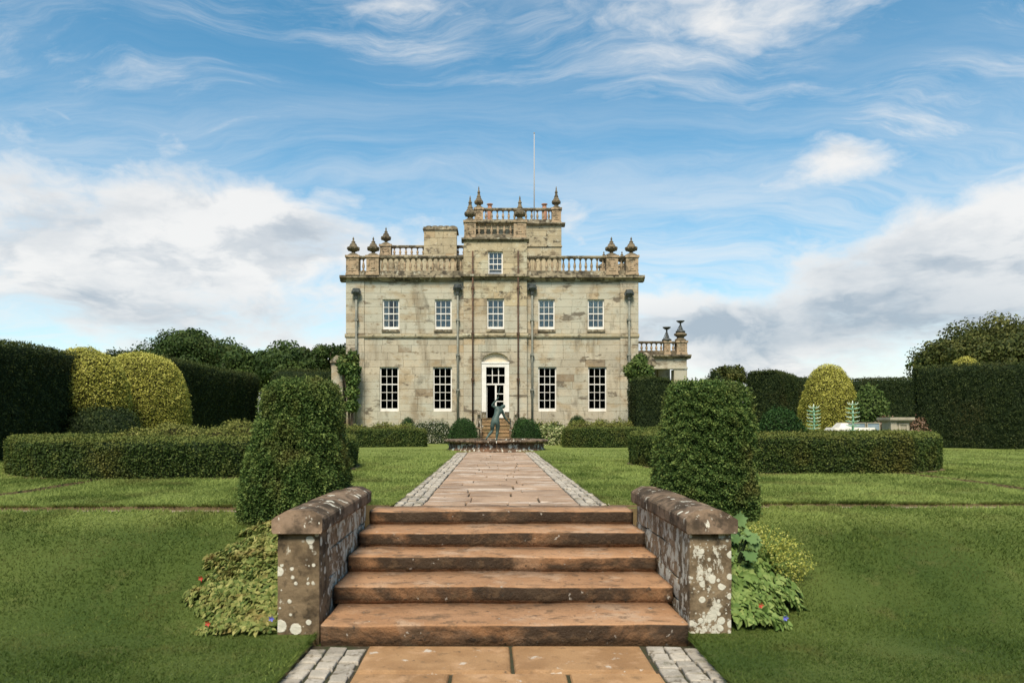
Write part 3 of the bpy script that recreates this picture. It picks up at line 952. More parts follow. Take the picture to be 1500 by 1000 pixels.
rows_g = courses([TERR - .15, WZG[0], WZG[1], Z_STR0], [4, 6, 4])
rows_u = courses([Z_STR1, WZU[0], WZU[1], Z_COR0], [1, 4, 3])
strip = .98
for rows_z in (rows_g, rows_u):
    ashlar(HXL + strip, BXL - .001, rows_z, HD - .03, ops_l, wall_o)
    ashlar(BXR + .001, HXR - strip, rows_z, HD - .03, ops_r, wall_o)
    ashlar(HXL, HXL + strip, rows_z, HD - .075, [], wall_o, .7, depth=.11)
    ashlar(HXR - strip, HXR, rows_z, HD - .075, [], wall_o, .7, depth=.11)
    ashlar(BXL, BXR, rows_z, YB - .03, ops_c, bay_o, .9)
rows_a = courses([Z_COR1 + .02, ATT[3], hz(353, YB)], [4, 1])
ashlar(BXL, BXR, rows_a, YB - .03, [ATT], bay_o, .85, single=False)

# plinth, string course, cornice
for (xa, xb, y) in ((HXL - .03, BXL - .02, HD), (BXR + .02, HXR + .03, HD)):
    m = MB(); m.box(xa, xb, y - .16, y + .02, TERR - .2, TERR + .28); m.build('plinth', M['trim'], house)
    m = MB(); m.prism_x([(y + .02, Z_STR0 + .003), (y + .02, Z_STR1 - .003), (y - .13, Z_STR1 - .02), (y - .14, Z_STR0 + .09), (y - .10, Z_STR0 + .003)], xa - .02, xb)
    m.build('string_course', M['ashlar_old'], house)
m = MB(); y = YB; m.prism_x([(y + .02, Z_STR0 + .003), (y + .02, Z_STR1 - .003), (y - .13, Z_STR1 - .02), (y - .14, Z_STR0 + .09), (y - .10, Z_STR0 + .003)], BXL - .05, BXR + .05)
m.build('string_course', M['ashlar_old'], house)


def cornice(parent, x0, x1, y, zb, zt, proj, back=.3, name='cornice'):
    h = zt - zb
    m = MB()
    m.prism_x([(y + back, zb), (y + back, zt), (y - proj, zt), (y - proj, zt - h * .42), (y - proj * .8, zt - h * .55), (y - proj * .45, zb + h * .2), (y - proj * .35, zb)], x0 - proj, x1 + proj)
    return m.build(name, M['trim'], parent)


cornice(house, HXL - .0, BXL - .33, HD, Z_COR0, Z_COR1, .30)
cornice(house, BXR + .33, HXR + .0, HD, Z_COR0, Z_COR1, .30)
cornice(house, BXL + .12, BXR - .12, YB, Z_COR0 + .03, Z_COR1 + .02, .26)
m = MB(); m.box(HXL + .1, HXR - .1, HD + .3, HD + 12.8, Z_COR1 - .12, Z_COR1 + .02); m.build('roof', M['roof'], house)

# windows
PANES = {}


def window(parent, x0, x1, z0, z1, y, cols, rows_, meet=None, inner=None, open_low=False):
    """sash window standing in its opening; panes are sub-parts"""
    f = MB()
    fw = .062
    f.box(x0, x0 + fw, y, y + .09, z0, z1); f.box(x1 - fw, x1, y, y + .09, z0, z1)
    f.box(x0 + fw, x1 - fw, y, y + .09, z1 - fw, z1); f.box(x0 + fw, x1 - fw, y - .02, y + .09, z0, z0 + .15)
    ax, bx, az, bz = x0 + fw, x1 - fw, z0 + .15, z1 - fw
    pw, ph = (bx - ax) / cols, (bz - az) / rows_
    for c in range(1, cols):
        f.box(ax + c * pw - .013, ax + c * pw + .013, y + .012, y + .05, az + (ph * open_low if open_low else 0), bz)
    for r in range(1, rows_):
        h = .028 if meet == r else .013
        if open_low and r < open_low:
            continue
        f.box(ax, bx, y + .008, y + .055, az + r * ph - h, az + r * ph + h)
    w = f.build('window', M['white'], parent)
    key = (round(pw, 3), round(ph, 3))
    if key not in PANES:
        g = MB(); g.box(-pw / 2 + .012, pw / 2 - .012, 0, .006, -ph / 2 + .012, ph / 2 - .012)
        PANES[key] = g.mesh('pane', M['glass'])
    for c in range(cols):
        for r in range(rows_):
            if open_low and r < open_low:
                continue
            link('pane', PANES[key], w, (ax + (c + .5) * pw, y + .03, az + (r + .5) * ph))
    room = MB()
    ya, yb = y + .16, y + 2.2
    v = [(x0 - .3, ya, z0 - .3), (x1 + .3, ya, z0 - .3), (x1 + .3, ya, z1 + .2), (x0 - .3, ya, z1 + .2)]
    v += [(a, yb, c) for a, b, c in v]
    room.add(v, [(0, 1, 5, 4), (1, 2, 6, 5), (2, 3, 7, 6), (3, 0, 4, 7), (4, 5, 6, 7)])
    room.build('room', M['dark_room'], w)
    if inner == 'curtains':
        for a, b in ((ax - .02, ax + .30), (bx - .13, bx + .02)):
            cu = MB()
            n = 7
            for k in range(n):
                xa, xb = a + (b - a) * k / n, a + (b - a) * (k + 1) / n
                cu.box(xa, xb, y + .09 + .02 * (k % 2), y + .12 + .02 * (k % 2), z0 + .1, z1 - .05)
            cu.build('curtain', M['curtain'], w)
    elif inner == 'blind':
        b = MB(); b.box(ax - .02, bx + .02, y + .10, y + .105, az + (bz - az) * .0, bz); b.build('blind', M['blind'], w)
    elif inner == 'half_blind':
        b = MB(); b.box(ax - .02, bx + .02, y + .10, y + .105, az + (bz - az) * .0, az + (bz - az) * .58); b.build('blind', M['blind'], w)
        b = MB(); b.box(ax - .02, bx + .02, y + .098, y + .10, az + (bz - az) * .58 + .003, bz); b.build('curtain', M['curtain'], w)
    return w


def sill(parent, x0, x1, z, y):
    m = MB(); m.box(x0 - .04, x1 + .04, y - .09, y + .10, z - .13, z - .005); m.build('window_sill', M['trim'], parent)


for k, o in enumerate(ops_l):
    up = k >= 2
    wn = window(house, o[0], o[1], o[2], o[3], HD + .07, 3, 4 if up else 5, 2 if up else 3, {2: 'curtains', 3: 'blind'}.get(k))
for k, o in enumerate(ops_r):
    up = k >= 2
    wn = window(house, o[0], o[1], o[2], o[3], HD + .07, 3, 4 if up else 5, 2 if up else 3, {2: 'half_blind', 3: 'half_blind'}.get(k))
for o in ops_l[2:] + ops_r[2:]:
    sill(house, o[0], o[1], o[2], HD - .03)
o = ops_c[1]
wc = window(house, *o, YB + .07, 3, 4, 2, 'blind')
sill(house, o[0], o[1], o[2], YB - .03)
wa = window(house, *ATT, YB + .07, 3, 4, 2, 'blind', open_low=1)
# things seen behind the central pane: a white card and boxes on the inner sill
m = MB(); m.box(o[0] + .14, o[0] + .40, YB + .125, YB + .145, o[2] + .16, o[2] + .42); m.box(o[0] + .46, o[1] - .16, YB + .125, YB + .145, o[2] + .16, o[2] + .47); m.build('inner_sill_card', M['curtain'], wc)

# central door
dx0, dx1, dz0, dz1 = DOOR
dcx, dr = (dx0 + dx1) / 2, (dx1 - dx0) / 2
spring = dz1 - dr * .66
sp = MB()
N = 14
for s_ in (-1, 1):
    arc = [(dcx + s_ * dr * math.cos(a), spring + dr * .66 * math.sin(a)) for a in [math.pi / 2 * k / N for k in range(N + 1)]]
    for (xa, za), (xb, zb) in zip(arc[:-1], arc[1:]):
        sp.prism_y([(xa, za), (xb, zb), (xb, dz1 + .001), (xa, dz1 + .001)][::s_], YB - .028, YB + .4)
sp.build('arch_spandrel', M['ashlar'], house)
tp = MB()
arc = [(dcx + (dr - .0) * math.cos(math.pi * k / 24), spring + dr * .66 * math.sin(math.pi * k / 24)) for k in range(25)]
tp.prism_y(arc, YB + .16, YB + .26)
tp.build('tympanum', M['cream'], house)
dc = MB()
jz = hz(603, YB)
ja, jb = dx0 + .24, dx1 - .24          # opening
top = hz(537.5, YB)
dc.box(dx0 + .005, ja, YB - .02, YB + .25, jz, spring - .02); dc.box(jb, dx1 - .005, YB - .02, YB + .25, jz, spring - .02)
dc.box(ja, jb, YB - .02, YB + .25, top, spring - .02)
dc.box(dx0 + .0, dx1 - .0, YB - .045, YB - .021, spring - .09, spring - .005)
tz = hz(562.5, YB)
dc.box(ja, jb, YB + .09, YB + .18, tz - .04, tz + .04)
ph = (top - tz - .04) / 2
for c in (1, 2):
    xx = ja + (jb - ja) * c / 3
    dc.box(xx - .02, xx + .02, YB + .10, YB + .14, tz + .04, top)
dc.box(ja, jb, YB + .105, YB + .145, tz + .04 + ph - .02, tz + .04 + ph + .02)
dco = dc.build('door_case', M['white'], house)
for c in range(3):
    for r in range(2):
        g = MB(); pw = (jb - ja) / 3
        g.box(ja + c * pw + .02, ja + (c + 1) * pw - .02, YB + .118, YB + .124, tz + .04 + r * ph + .02, tz + .04 + (r + 1) * ph - .02)
        g.build('pane', M['glass'], dco)
for xa, xb in ((dx0 + .02, ja), (jb, dx1 - .02)):
    b = MB(); b.box(xa, xb, YB + .01, YB + .25, dz0, jz - .003); b.build('door_base_stone', M['trim'], house)
mid = ja + (jb - ja) * .52
dl = MB()
for xa, xb in ((mid - .045, mid + .045), (jb - .06, jb - .003)):
    dl.box(xa, xb, YB + .10, YB + .15, dz0 + .03, tz - .045)
dl.box(mid + .045, jb - .06, YB + .10, YB + .15, dz0 + .03, dz0 + .55)
for zz in (dz0 + .9, dz0 + 1.3):
    dl.box(mid + .045, jb - .06, YB + .108, YB + .142, zz - .022, zz + .022)
dlo = dl.build('door_leaf', M['white'], house)
for za, zb in ((dz0 + .56, dz0 + .875), (dz0 + .925, dz0 + 1.275), (dz0 + 1.325, tz - .05)):
    g = MB(); g.box(mid + .05, jb - .065, YB + .12, YB + .126, za, zb); g.build('pane', M['glass'], dlo)
ol = MB(); ol.box(ja + .01, ja + .055, YB + .2, YB + .75, dz0 + .03, tz - .05); ol.build('door_leaf', M['white'], house)
rm = MB()
v = [(dx0 - .5, YB + .46, dz0 - .02), (dx1 + .5, YB + .46, dz0 - .02), (dx1 + .5, YB + .46, top + .1), (dx0 - .5, YB + .46, top + .1)]
v += [(a, YB + 4, c) for a, b, c in v]
rm.add(v, [(0, 1, 5, 4), (1, 2, 6, 5), (2, 3, 7, 6), (3, 0, 4, 7), (4, 5, 6, 7)]).build('hall', M['dark_room'], house)

# rainwater pipes
def pipe(px, py_top, kind, y=HD):
    x = hx(px, y - .15); zt = hz(py_top, y); yy = y - .19
    m = MB()
    r = .055 if kind == 'lead' else .042
    m.tube([(x, yy, TERR), (x, yy, zt)], r, 8)
    o = m.build('downpipe', M['lead'] if kind == 'lead' else M['rust_pipe'], house)
    z = TERR + .9
    while z < zt - .4:
        b = MB(); b.box(x - r * 1.9, x + r * 1.9, yy - r * 1.2, y - .02, z - .05, z + .05)
        b.build('bracket', M['lead'] if kind == 'lead' else M['rust_pipe'], o)
        z += 1.85 if kind == 'lead' else 2.4
    if kind == 'lead':
        h = MB()
        h.lathe([(.06, zt - .28), (.09, zt - .2), (.10, zt - .1), (.20, zt + .05), (.24, zt + .10), (.24, zt + .20), (.20, zt + .22), (.2, zt + .30), (.17, zt + .31)], x, yy, 8, False)
        for s_ in (-1, 1):
            h.box(x + s_ * .2 - .05, x + s_ * .2 + .05, yy - .08, yy + .08, zt + .02, zt + .16)
        h.build('hopper', M['lead_dark'], o)


pipe(522, 432, 'lead', HD - .08); pipe(670.5, 426, 'lead'); pipe(779.5, 426, 'lead'); pipe(921.5, 434, 'lead', HD - .08)
pipe(692.5, 369, 'rust', YB); pipe(759, 369, 'rust', YB)

# balusters, piers, finials, parapets
def baluster_mesh(h, r, seg=8):
    m = MB()
    m.box(-r, r, -r, r, 0, h * .07)
    m.lathe([(r * .75, h * .07), (r * .5, h * .13), (r * .62, h * .2), (r * 1.0, h * .36), (r * .78, h * .52), (r * .42, h * .72), (r * .40, h * .80), (r * .7, h * .85), (r * .7, h * .90), (r * .45, h * .93)], 0, 0, seg)
    m.box(-r, r, -r, r, h * .93, h)
    return m.mesh('baluster', M['parapet'])


BAL = {}


def balustrade(parent, x0, x1, y, z0, z1, zbase, step=.295, thick=.26, name='balustrade', mat='parapet', along='x'):
    """plinth and handrail as one part, each baluster a sub-part"""
    m = MB()
    rail = .11
    if along == 'x':
        if zbase < z0:
            m.box(x0, x1, y - thick / 2, y + thick / 2, zbase, z0)
        m.prism_x([(y - thick * .55, z1 - rail), (y + thick * .55, z1 - rail), (y + thick * .62, z1 - .03), (y + thick * .5, z1), (y - thick * .5, z1), (y - thick * .62, z1 - .03)], x0, x1)
    o = m.build(name, M['trim'] if mat == 'parapet' else M[mat], parent)
    h = z1 - rail - z0
    key = round(h, 3)
    if key not in BAL:
        BAL[key] = baluster_mesh(h, .078)
    n = max(1, int((x1 - x0) / step))
    for k in range(n):
        link('baluster', BAL[key], o, (x0 + (k + .5) * (x1 - x0) / n, y, z0))
    return o


def pier(parent, x0, x1, y0, y1, z0, z1):
    m = MB()
    m.box(x0, x1, y0, y1, z0, z1 - .12)
    m.box(x0 - .05, x1 + .05, y0 - .05, y1 + .05, z1 - .12, z1)
    m.box(x0 - .025, x1 + .025, y0 - .025, y1 + .025, z0, z0 + .1)
    w = x1 - x0
    px0, px1, pz0, pz1 = x0 + w * .2, x1 - w * .2, z0 + .22, z1 - .22
    if pz1 - pz0 > .12:
        b = .03
        for q in ((px0, px1, pz0, pz0 + b), (px0, px1, pz1 - b, pz1), (px0, px0 + b, pz0 + b, pz1 - b), (px1 - b, px1, pz0 + b, pz1 - b)):
            m.box(q[0], q[1], y0 - .022, y0 + .01, q[2], q[3])
        m.box(px0 + w * .17, px1 - w * .17, y0 - .022, y0 + .01, pz0 + w * .17, pz1 - w * .17)
    return m.build('pier', M['parapet'], parent)


def finial_mesh(h, w, slim=False):
    m = MB()
    r = w / 2
    if not slim:
        prof = [(r * .98, 0), (r * .98, h * .05), (r * .70, h * .11), (r * .30, h * .17), (r * .26, h * .21), (r * .34, h * .225), (r * .72, h * .28), (r * .96, h * .37), (r * 1.02, h * .42), (r * 1.02, h * .45),
                (r * .74, h * .465), (r * .70, h * .49), (r * .60, h * .56), (r * .52, h * .60), (r * .54, h * .62), (r * .34, h * .66), (r * .30, h * .72), (r * .34, h * .74), (r * .16, h * .80), (r * .10, h * .85), (r * .17, h * .89), (r * .13, h * .92), (r * .03, h)]
    else:
        prof = [(r * .95, 0), (r * .95, h * .05), (r * .5, h * .11), (r * .45, h * .15), (r * .9, h * .24), (r * 1.0, h * .32), (r * .8, h * .36), (r * .62, h * .45), (r * .45, h * .50),
                (r * .5, h * .53), (r * .34, h * .60), (r * .26, h * .68), (r * .36, h * .72), (r * .2, h * .80), (r * .12, h * .86), (r * .15, h * .9), (r * .04, h)]
    m.lathe(prof, 0, 0, 12, False)
    # gadroons round the bowl
    for k in range(8):
        a = 2 * math.pi * (k + .5) / 8
        zc = h * (.38 if not slim else .28)
        m.lathe([(r * .05, zc - h * .09), (r * .2, zc - h * .03), (r * .2, zc + h * .03), (r * .05, zc + h * .09)], r * .86 * math.cos(a), r * .86 * math.sin(a), 5)
    return m.mesh('finial', M['urn'])


FIN = {}


def finial(parent, x, y, z, h, w, slim=False):
    key = (round(h, 2), round(w, 2), slim)
    if key not in FIN:
        FIN[key] = finial_mesh(h, w, slim)
    o = link('finial', FIN[key], parent, (x, y, z))
    o.rotation_euler[2] = random.uniform(0, 1)
    return o


YP = HD - .02                                # parapet line
ZP0, ZPB, ZP1 = Z_COR1 + .003, hz(397.5), hz(375.5)
for a, b in ((508.5, 527), (538, 556), (887, 904), (915.5, 933.5)):
    pier(house, hx(a), hx(b), YP - .3, YP + .3, ZP0, ZP1)
    finial(house, hx((a + b) / 2), YP, ZP1, 1.03, .66)
balustrade(house, hx(527), hx(538), YP, ZPB, ZP1, ZP0)
balustrade(house, hx(556), BXL, YP, ZPB, ZP1, ZP0)
balustrade(house, BXR, hx(887), YP, ZPB, ZP1, ZP0)
balustrade(house, hx(904), hx(915.5), YP, ZPB, ZP1, ZP0)
# rear piers with small urns seen between the front ones on the right
for px_, yy in ((884.5, HD + 12.3), (911, HD + 12.3)):
    x = hx(px_, yy); pier(house, x - .3, x + .3, yy - .3, yy + .3, ZP0, hz(389, yy)); finial(house, x, yy, hz(389, yy), 1.0, .66)

# attic parapet on the central bay
ZA0, ZA1, ZA2, ZAT = hz(352.5, YB), hz(349, YB), hz(343, YB), hz(322.5, YB)
cornice(house, BXL + .05, BXR - .05, YB, hz(354.5, YB), ZA1, .16)
for a, b in ((680, 697), (752.5, 771)):
    pier(house, hx(a, YB), hx(b, YB), YB - .02, YB + .5, ZA1 + .002, ZAT)
    finial(house, hx((a + b) / 2, YB), YB + .24, ZAT, 1.36, .60, True)
balustrade(house, hx(697, YB), hx(752.5, YB), YB + .2, ZA2, ZAT, ZA1 + .002, .32)
m = MB(); m.box(BXL + .1, BXR - .1, YB + .5, YB + 2.9, ZA1, ZAT - .35); m.build('attic_block', M['ashlar_old'], house)

# tower standing behind the attic
TD = 43.0
TXL, TXR = hx(693, TD), hx(822.5, TD)
ZT0, ZT1, ZTB, ZTT = hz(331, TD), hz(327, TD), hz(321, TD), hz(304, TD)
m = MB(); m.box(TXL + .05, TXR - .05, TD + .02, TD + 5, Z_COR1, ZT1); m.build('tower_wall', M['ashlar_old'], house)
rows_t = courses([Z_COR1 + .02, hz(361.5, TD), ZT0], [3, 4])
ashlar(TXL, TXR, rows_t, TD - .03, [], house, .9, single=False)
m = MB(); m.prism_x([(TD, hz(362.5, TD)), (TD, hz(359.5, TD)), (TD - .09, hz(359.8, TD)), (TD - .09, hz(361.5, TD))], TXL - .03, TXR + .03); m.build('string_course', M['ashlar_old'], house)
cornice(house, TXL, TXR, TD, ZT0, ZT1, .2)
for a, b in ((695, 707.5), (808.5, 822)):
    for yy in (TD, TD + 4.6):
        s_ = yy / TD
        x0_, x1_ = hx(a, TD), hx(b, TD)
        pier(house, x0_, x1_, yy, yy + .45, ZT1 + .002, ZTT)
        if yy == TD:
            finial(house, (x0_ + x1_) / 2, yy + .22, ZTT, 1.28, .50, True)
balustrade(house, hx(707.5, TD), hx(808.5, TD), TD + .2, ZTB, ZTT, ZT1 + .002, .31)
balustrade(house, hx(707.5, TD), hx(808.5, TD), TD + 4.8, ZTB, ZTT, ZT1 + .002, .31)
for px_, t_ in ((717.5, 299), (797.5, 299)):
    m = MB(); x = hx(px_, TD + 3); z = hz(t_, TD + 3)
    m.lathe([(.16, ZT1), (.16, z - .25), (.13, z - .2), (.12, z - .06), (.19, z - .04), (.19, z)], x, TD + 3, 10); m.build('chimney_pot', M['terracotta'], house)
# flagpole
m = MB(); x = hx(782.5, TD + 2); m.tube([(x, TD + 2, ZT1 - .2), (x, TD + 2, hz(196, TD + 2))], [.04, .022], 8)
m.lathe([(.02, hz(196, TD + 2)), (.06, hz(195, TD + 2)), (.02, hz(194, TD + 2))], x, TD + 2, 8)
m.build('flagpole', M['pole'], house)

# raised rear block on the left with its own balustrade, and the broad chimney
RD = 44.0
ZR0, ZR1 = hz(375.5, RD), hz(360, RD)
m = MB(); m.box(hx(556, RD), hx(700, RD), RD - .28, RD + 7, Z_COR1, ZR0); m.build('rear_block', M['ashlar_old'], house)
pier(house, hx(557.5, RD), hx(573.5, RD), RD - .3, RD + .3, ZR0 + .002, ZR1 + .03)
finial(house, hx(565.5, RD), RD, ZR1 + .03, 1.06, .60)
balustrade(house, hx(573.5, RD), hx(692, RD), RD, ZR0 + .06, ZR1, ZR0 + .002, .33)
CD = 42.6
cxa, cxb = hx(621, CD), hx(669, CD)
cz1 = hz(337, CD)
m = MB(); m.box(cxa + .04, cxb - .04, CD + .02, CD + 1.2, Z_COR1, cz1); cho = m.build('chimney', M['ashlar_old'], house)
ashlar(cxa, cxb, [Z_COR1 + (cz1 - Z_COR1) * k / 7 for k in range(8)], CD - .03, [], house, .75, single=False)
m = MB(); m.box(cxa - .06, cxb + .06, CD - .10, CD + 1.3, cz1, cz1 + .10); m.box(cxa - .02, cxb + .02, CD - .05, CD + 1.25, cz1 + .10, cz1 + .18); m.build('chimney_cap', M['trim'], cho)
for k in range(5):
    m = MB(); x = cxa + .25 + k * (cxb - cxa - .5) / 4
    m.lathe([(.15, cz1 + .18), (.13, cz1 + .26), (.17, cz1 + .28), (.17, cz1 + .34)], x, CD + .5, 8); m.build('chimney_pot', M['urn'], cho)

# side loggia on the right
LD = 43.5
lx0, lx1 = HXR - .6, hx(1006, LD)
zl_c0, zl_c1 = hz(525, LD), hz(519.5, LD)
zo = hz(540, LD)
pxa, pxb = hx(987.5, LD), hx(1007, LD)
m = MB(); m.box(lx0, lx1, LD, LD + .6, zo, zl_c0); m.box(lx0, lx1 - .02, LD + .58, LD + 5, zl_c0 - .25, zl_c0 - .01)
m.prism_x([(LD + .02, zo - .03), (LD + .02, zo + .10), (LD - .05, zo + .10), (LD - .05, zo - .0)], lx0, lx1 + .04)
m.build('loggia_lintel', M['ashlar'], house)
m = MB(); m.box(pxa, pxb - .02, LD + .01, LD + .75, TERR, zo - .04); m.build('loggia_pier', M['ashlar'], house)
m = MB(); m.box(pxa, pxb - .02, LD + 4.2, LD + 4.9, TERR, zl_c0 - .26); m.build('loggia_pier', M['ashlar'], house)
m = MB(); m.box(hx(968, LD + 4.5), pxa - .1, LD + 4.3, LD + 4.8, TERR, zl_c0 - .26); m.build('loggia_back_wall', M['ashlar'], house)
cornice(house, lx0, lx1, LD, zl_c0, zl_c1, .22, 4.5)
zb_, zt_ = hz(513.5, LD), hz(499.5, LD)
balustrade(house, lx0 + .5, hx(973, LD), LD + .15, zb_, zt_, zl_c1 + .002, .27, mat='urn')
balustrade(house, hx(982, LD), hx(992, LD), LD + .15, zb_, zt_, zl_c1 + .002, .27, mat='urn')
pier(house, hx(973, LD), hx(982, LD), LD - .03, LD + .33, zl_c1 + .002, zt_ + .03)
pier(house, hx(991, LD), hx(1006, LD), LD - .1, LD + .5, zl_c1 + .002, zt_ + .02)


def tazza(x, y, z, h):
    m = MB()
    m.lathe([(.28, z), (.28, z + .08), (.20, z + .12), (.10, z + .2), (.09, z + .25), (.05, z + h * .55), (.045, z + h * .80), (.12, z + h * .84), (.22, z + h * .94), (.25, z + h), (.21, z + h)], x, y, 12)
    for k in range(3):
        a = k * 2.09 + .5
        m.tube([(x + .20 * math.cos(a), y + .2 * math.sin(a), z + .12), (x + .06 * math.cos(a), y + .06 * math.sin(a), z + h * .6)], .02, 5)
    m.build('tazza_urn', M['lead_dark'], house)


tazza(hx(977.5, LD), LD + .15, zt_ + .03, .80)
m = MB(); xq = hx(998, LD); zq = zt_ + .02
m.lathe([(.32, zq), (.34, zq + .08), (.22, zq + .16), (.20, zq + .22), (.38, zq + .34), (.38, zq + .42), (.30, zq + .46), (.16, zq + .56)], xq, LD + .2, 8, False)
m.build('urn_pedestal', M['urn'], house)
tazza(xq, LD + .2, zq + .50, .68)

rest_o = blocks_rest.build('ashlar_blocks', M['ashlar_old'], house)
tag(rest_o, kind='stuff')

# door steps: narrow upper flight, wider lower flight
ds = thing('door_steps', 'flight of mossy stone steps rising to the open mansion door', 'steps', (hx(725), 37.5, TERR))
nst, z_top = 7, dz0 - .0
yl = 36.9
for k in range(nst):
    z1 = TERR + (z_top - TERR) * (k + 1) / nst
    wide = k < 4
    xa, xb = (hx(699, 37), hx(752.5, 37)) if wide else (hx(706, 38), hx(747, 38))
    m = MB(); m.box(xa, xb, yl + k * .33, YB + .09, (TERR - .1) if k == 0 else TERR + (z_top - TERR) * k / nst + .002, z1 - .03)
    m.box(xa - .015, xb + .015, yl + k * .33 - .03, YB + .09, z1 - .028, z1)
    m.build('step', M['door_step'], ds)
m = MB(); m.box(hx(704, YB), hx(748, YB), YB - .35, YB + .6, z_top - .02, z_top + .004); m.build('threshold', M['trim'], ds)

# ---------------------------------------------------------------- foliage tools
CAMP = np.array([0, 0, CAMZ])


def tri_of(F):
    out = []
    for f in F:
        for k in range(1, len(f) - 1):
            out.append((f[0], f[k], f[k + 1]))
    return np.array(out)


def leaf_quads(Pt, Nn, L, W, rng, lift=.6, droop=0.0):
    """folded diamond leaves rooted at Pt; Nn outward; returns verts (4n,3)"""
    n = len(Pt)
    R = rng.normal(size=(n, 3))
    Tg = R - (R * Nn).sum(1, keepdims=True) * Nn
    Tg /= np.linalg.norm(Tg, axis=1, keepdims=True) + 1e-9
    D = Tg + Nn * rng.uniform(-.2, lift * 2, (n, 1)) + np.array([0, 0, -droop])
    D /= np.linalg.norm(D, axis=1, keepdims=True) + 1e-9
    up = Nn + rng.normal(size=(n, 3)) * .5
    S = np.cross(D, up); S /= np.linalg.norm(S, axis=1, keepdims=True) + 1e-9
    U = np.cross(S, D)
    l = L * rng.uniform(.65, 1.3, (n, 1)); w = W * rng.uniform(.7, 1.3, (n, 1))
    a = Pt; c = Pt + D * l
    mid = Pt + D * l * .48 + U * l * .12
    V = np.stack([a, mid + S * w * .5, c, mid - S * w * .5], 1).reshape(-1, 3)
    return V


def sample(V, F3, dens, rng, cull=True):
    A, B, C = V[F3[:, 0]], V[F3[:, 1]], V[F3[:, 2]]
    N = np.cross(B - A, C - A)
    ar = np.linalg.norm(N, axis=1) / 2
    N = N / (2 * ar[:, None] + 1e-12)
    w = ar * dens
    if cull:
        view = CAMP - (A + B + C) / 3
        view /= np.linalg.norm(view, axis=1, keepdims=True)
        w = w * np.where((N * view).sum(1) < -.35, .22, 1.0)
        w = w * np.where(N[:, 2] < -.9, .1, 1.0)
    cnt = rng.poisson(w)
    idx = np.repeat(np.arange(len(F3)), cnt)
    u, v = rng.random(len(idx)), rng.random(len(idx))
    s = u + v > 1
    u[s], v[s] = 1 - u[s], 1 - v[s]
    Pt = A[idx] + (B - A)[idx] * u[:, None] + (C - A)[idx] * v[:, None]
    return Pt, N[idx]


def foliage_mesh(name, V, F, dens, L, W, leaf, core, amp=.03, lscale=3.0, seed=1, inset=.5, jit=.5, lift=.6, tonebias=None, droop=0.0, clump=.35, fine=None, sprig=.55, stray_n=.02):
    """clipped or loose growth: an uneven inner body plus a skin of real leaves, in ONE mesh"""
    rng = np.random.default_rng(seed)
    V = np.asarray(V, float)
    F3 = tri_of(F)
    # outward vertex normals
    VN = np.zeros_like(V)
    fn = np.cross(V[F3[:, 1]] - V[F3[:, 0]], V[F3[:, 2]] - V[F3[:, 0]])
    for k in range(3):
        np.add.at(VN, F3[:, k], fn)
    VN /= np.linalg.norm(VN, axis=1, keepdims=True) + 1e-9
    lump = lambda p: sines(p, seed + 11, lscale, 8) * amp + sines(p, seed + 23, lscale * 3.1, 8) * amp * .45
    Vd = V + VN * lump(V)[:, None]
    core_V = Vd - VN * L * inset
    Pt, N = sample(Vd, F3, dens, rng)
    Pt = Pt + N * (rng.normal(size=(len(Pt), 1)) * L * jit * .5)
    if fine is None:
        fine = 1.3 / max(L, .02) * .12
    tone = np.clip(.5 + clump * sines(Pt, seed + 5, fine * 3, 10) + rng.normal(size=len(Pt)) * .20, 0, 1)
    # sprigs stand out in small clumps
    Pt = Pt + N * (sines(Pt, seed + 5, fine * 3, 10) * L * sprig)[:, None]
    stray = rng.random(len(Pt)) < stray_n
    Pt = Pt + N * (stray * rng.uniform(.3, 1.5, len(Pt)) * L)[:, None]
    if tonebias is not None:
        tone = np.clip(tone + tonebias(Pt, N), 0, 1)
    LV = leaf_quads(Pt, N, L, W, rng, lift, droop)
    n = len(Pt)
    LFq = (np.arange(n * 4).reshape(n, 4) + len(core_V))
    allV = np.concatenate([core_V, LV])
    t = np.concatenate([np.full(len(core_V), .3), np.repeat(tone, 4)])
    q = [f for f in F if len(f) == 4]; r = [f for f in F if len(f) == 3]
    Fs, mi = [], []
    if q: Fs.append(np.array(q)); mi += [1] * len(q)
    if r: Fs.append(np.array(r)); mi += [1] * len(r)
    Fs.append(LFq); mi += [0] * n
    return mesh_np(name, allV, Fs, [leaf, core], mi, t)


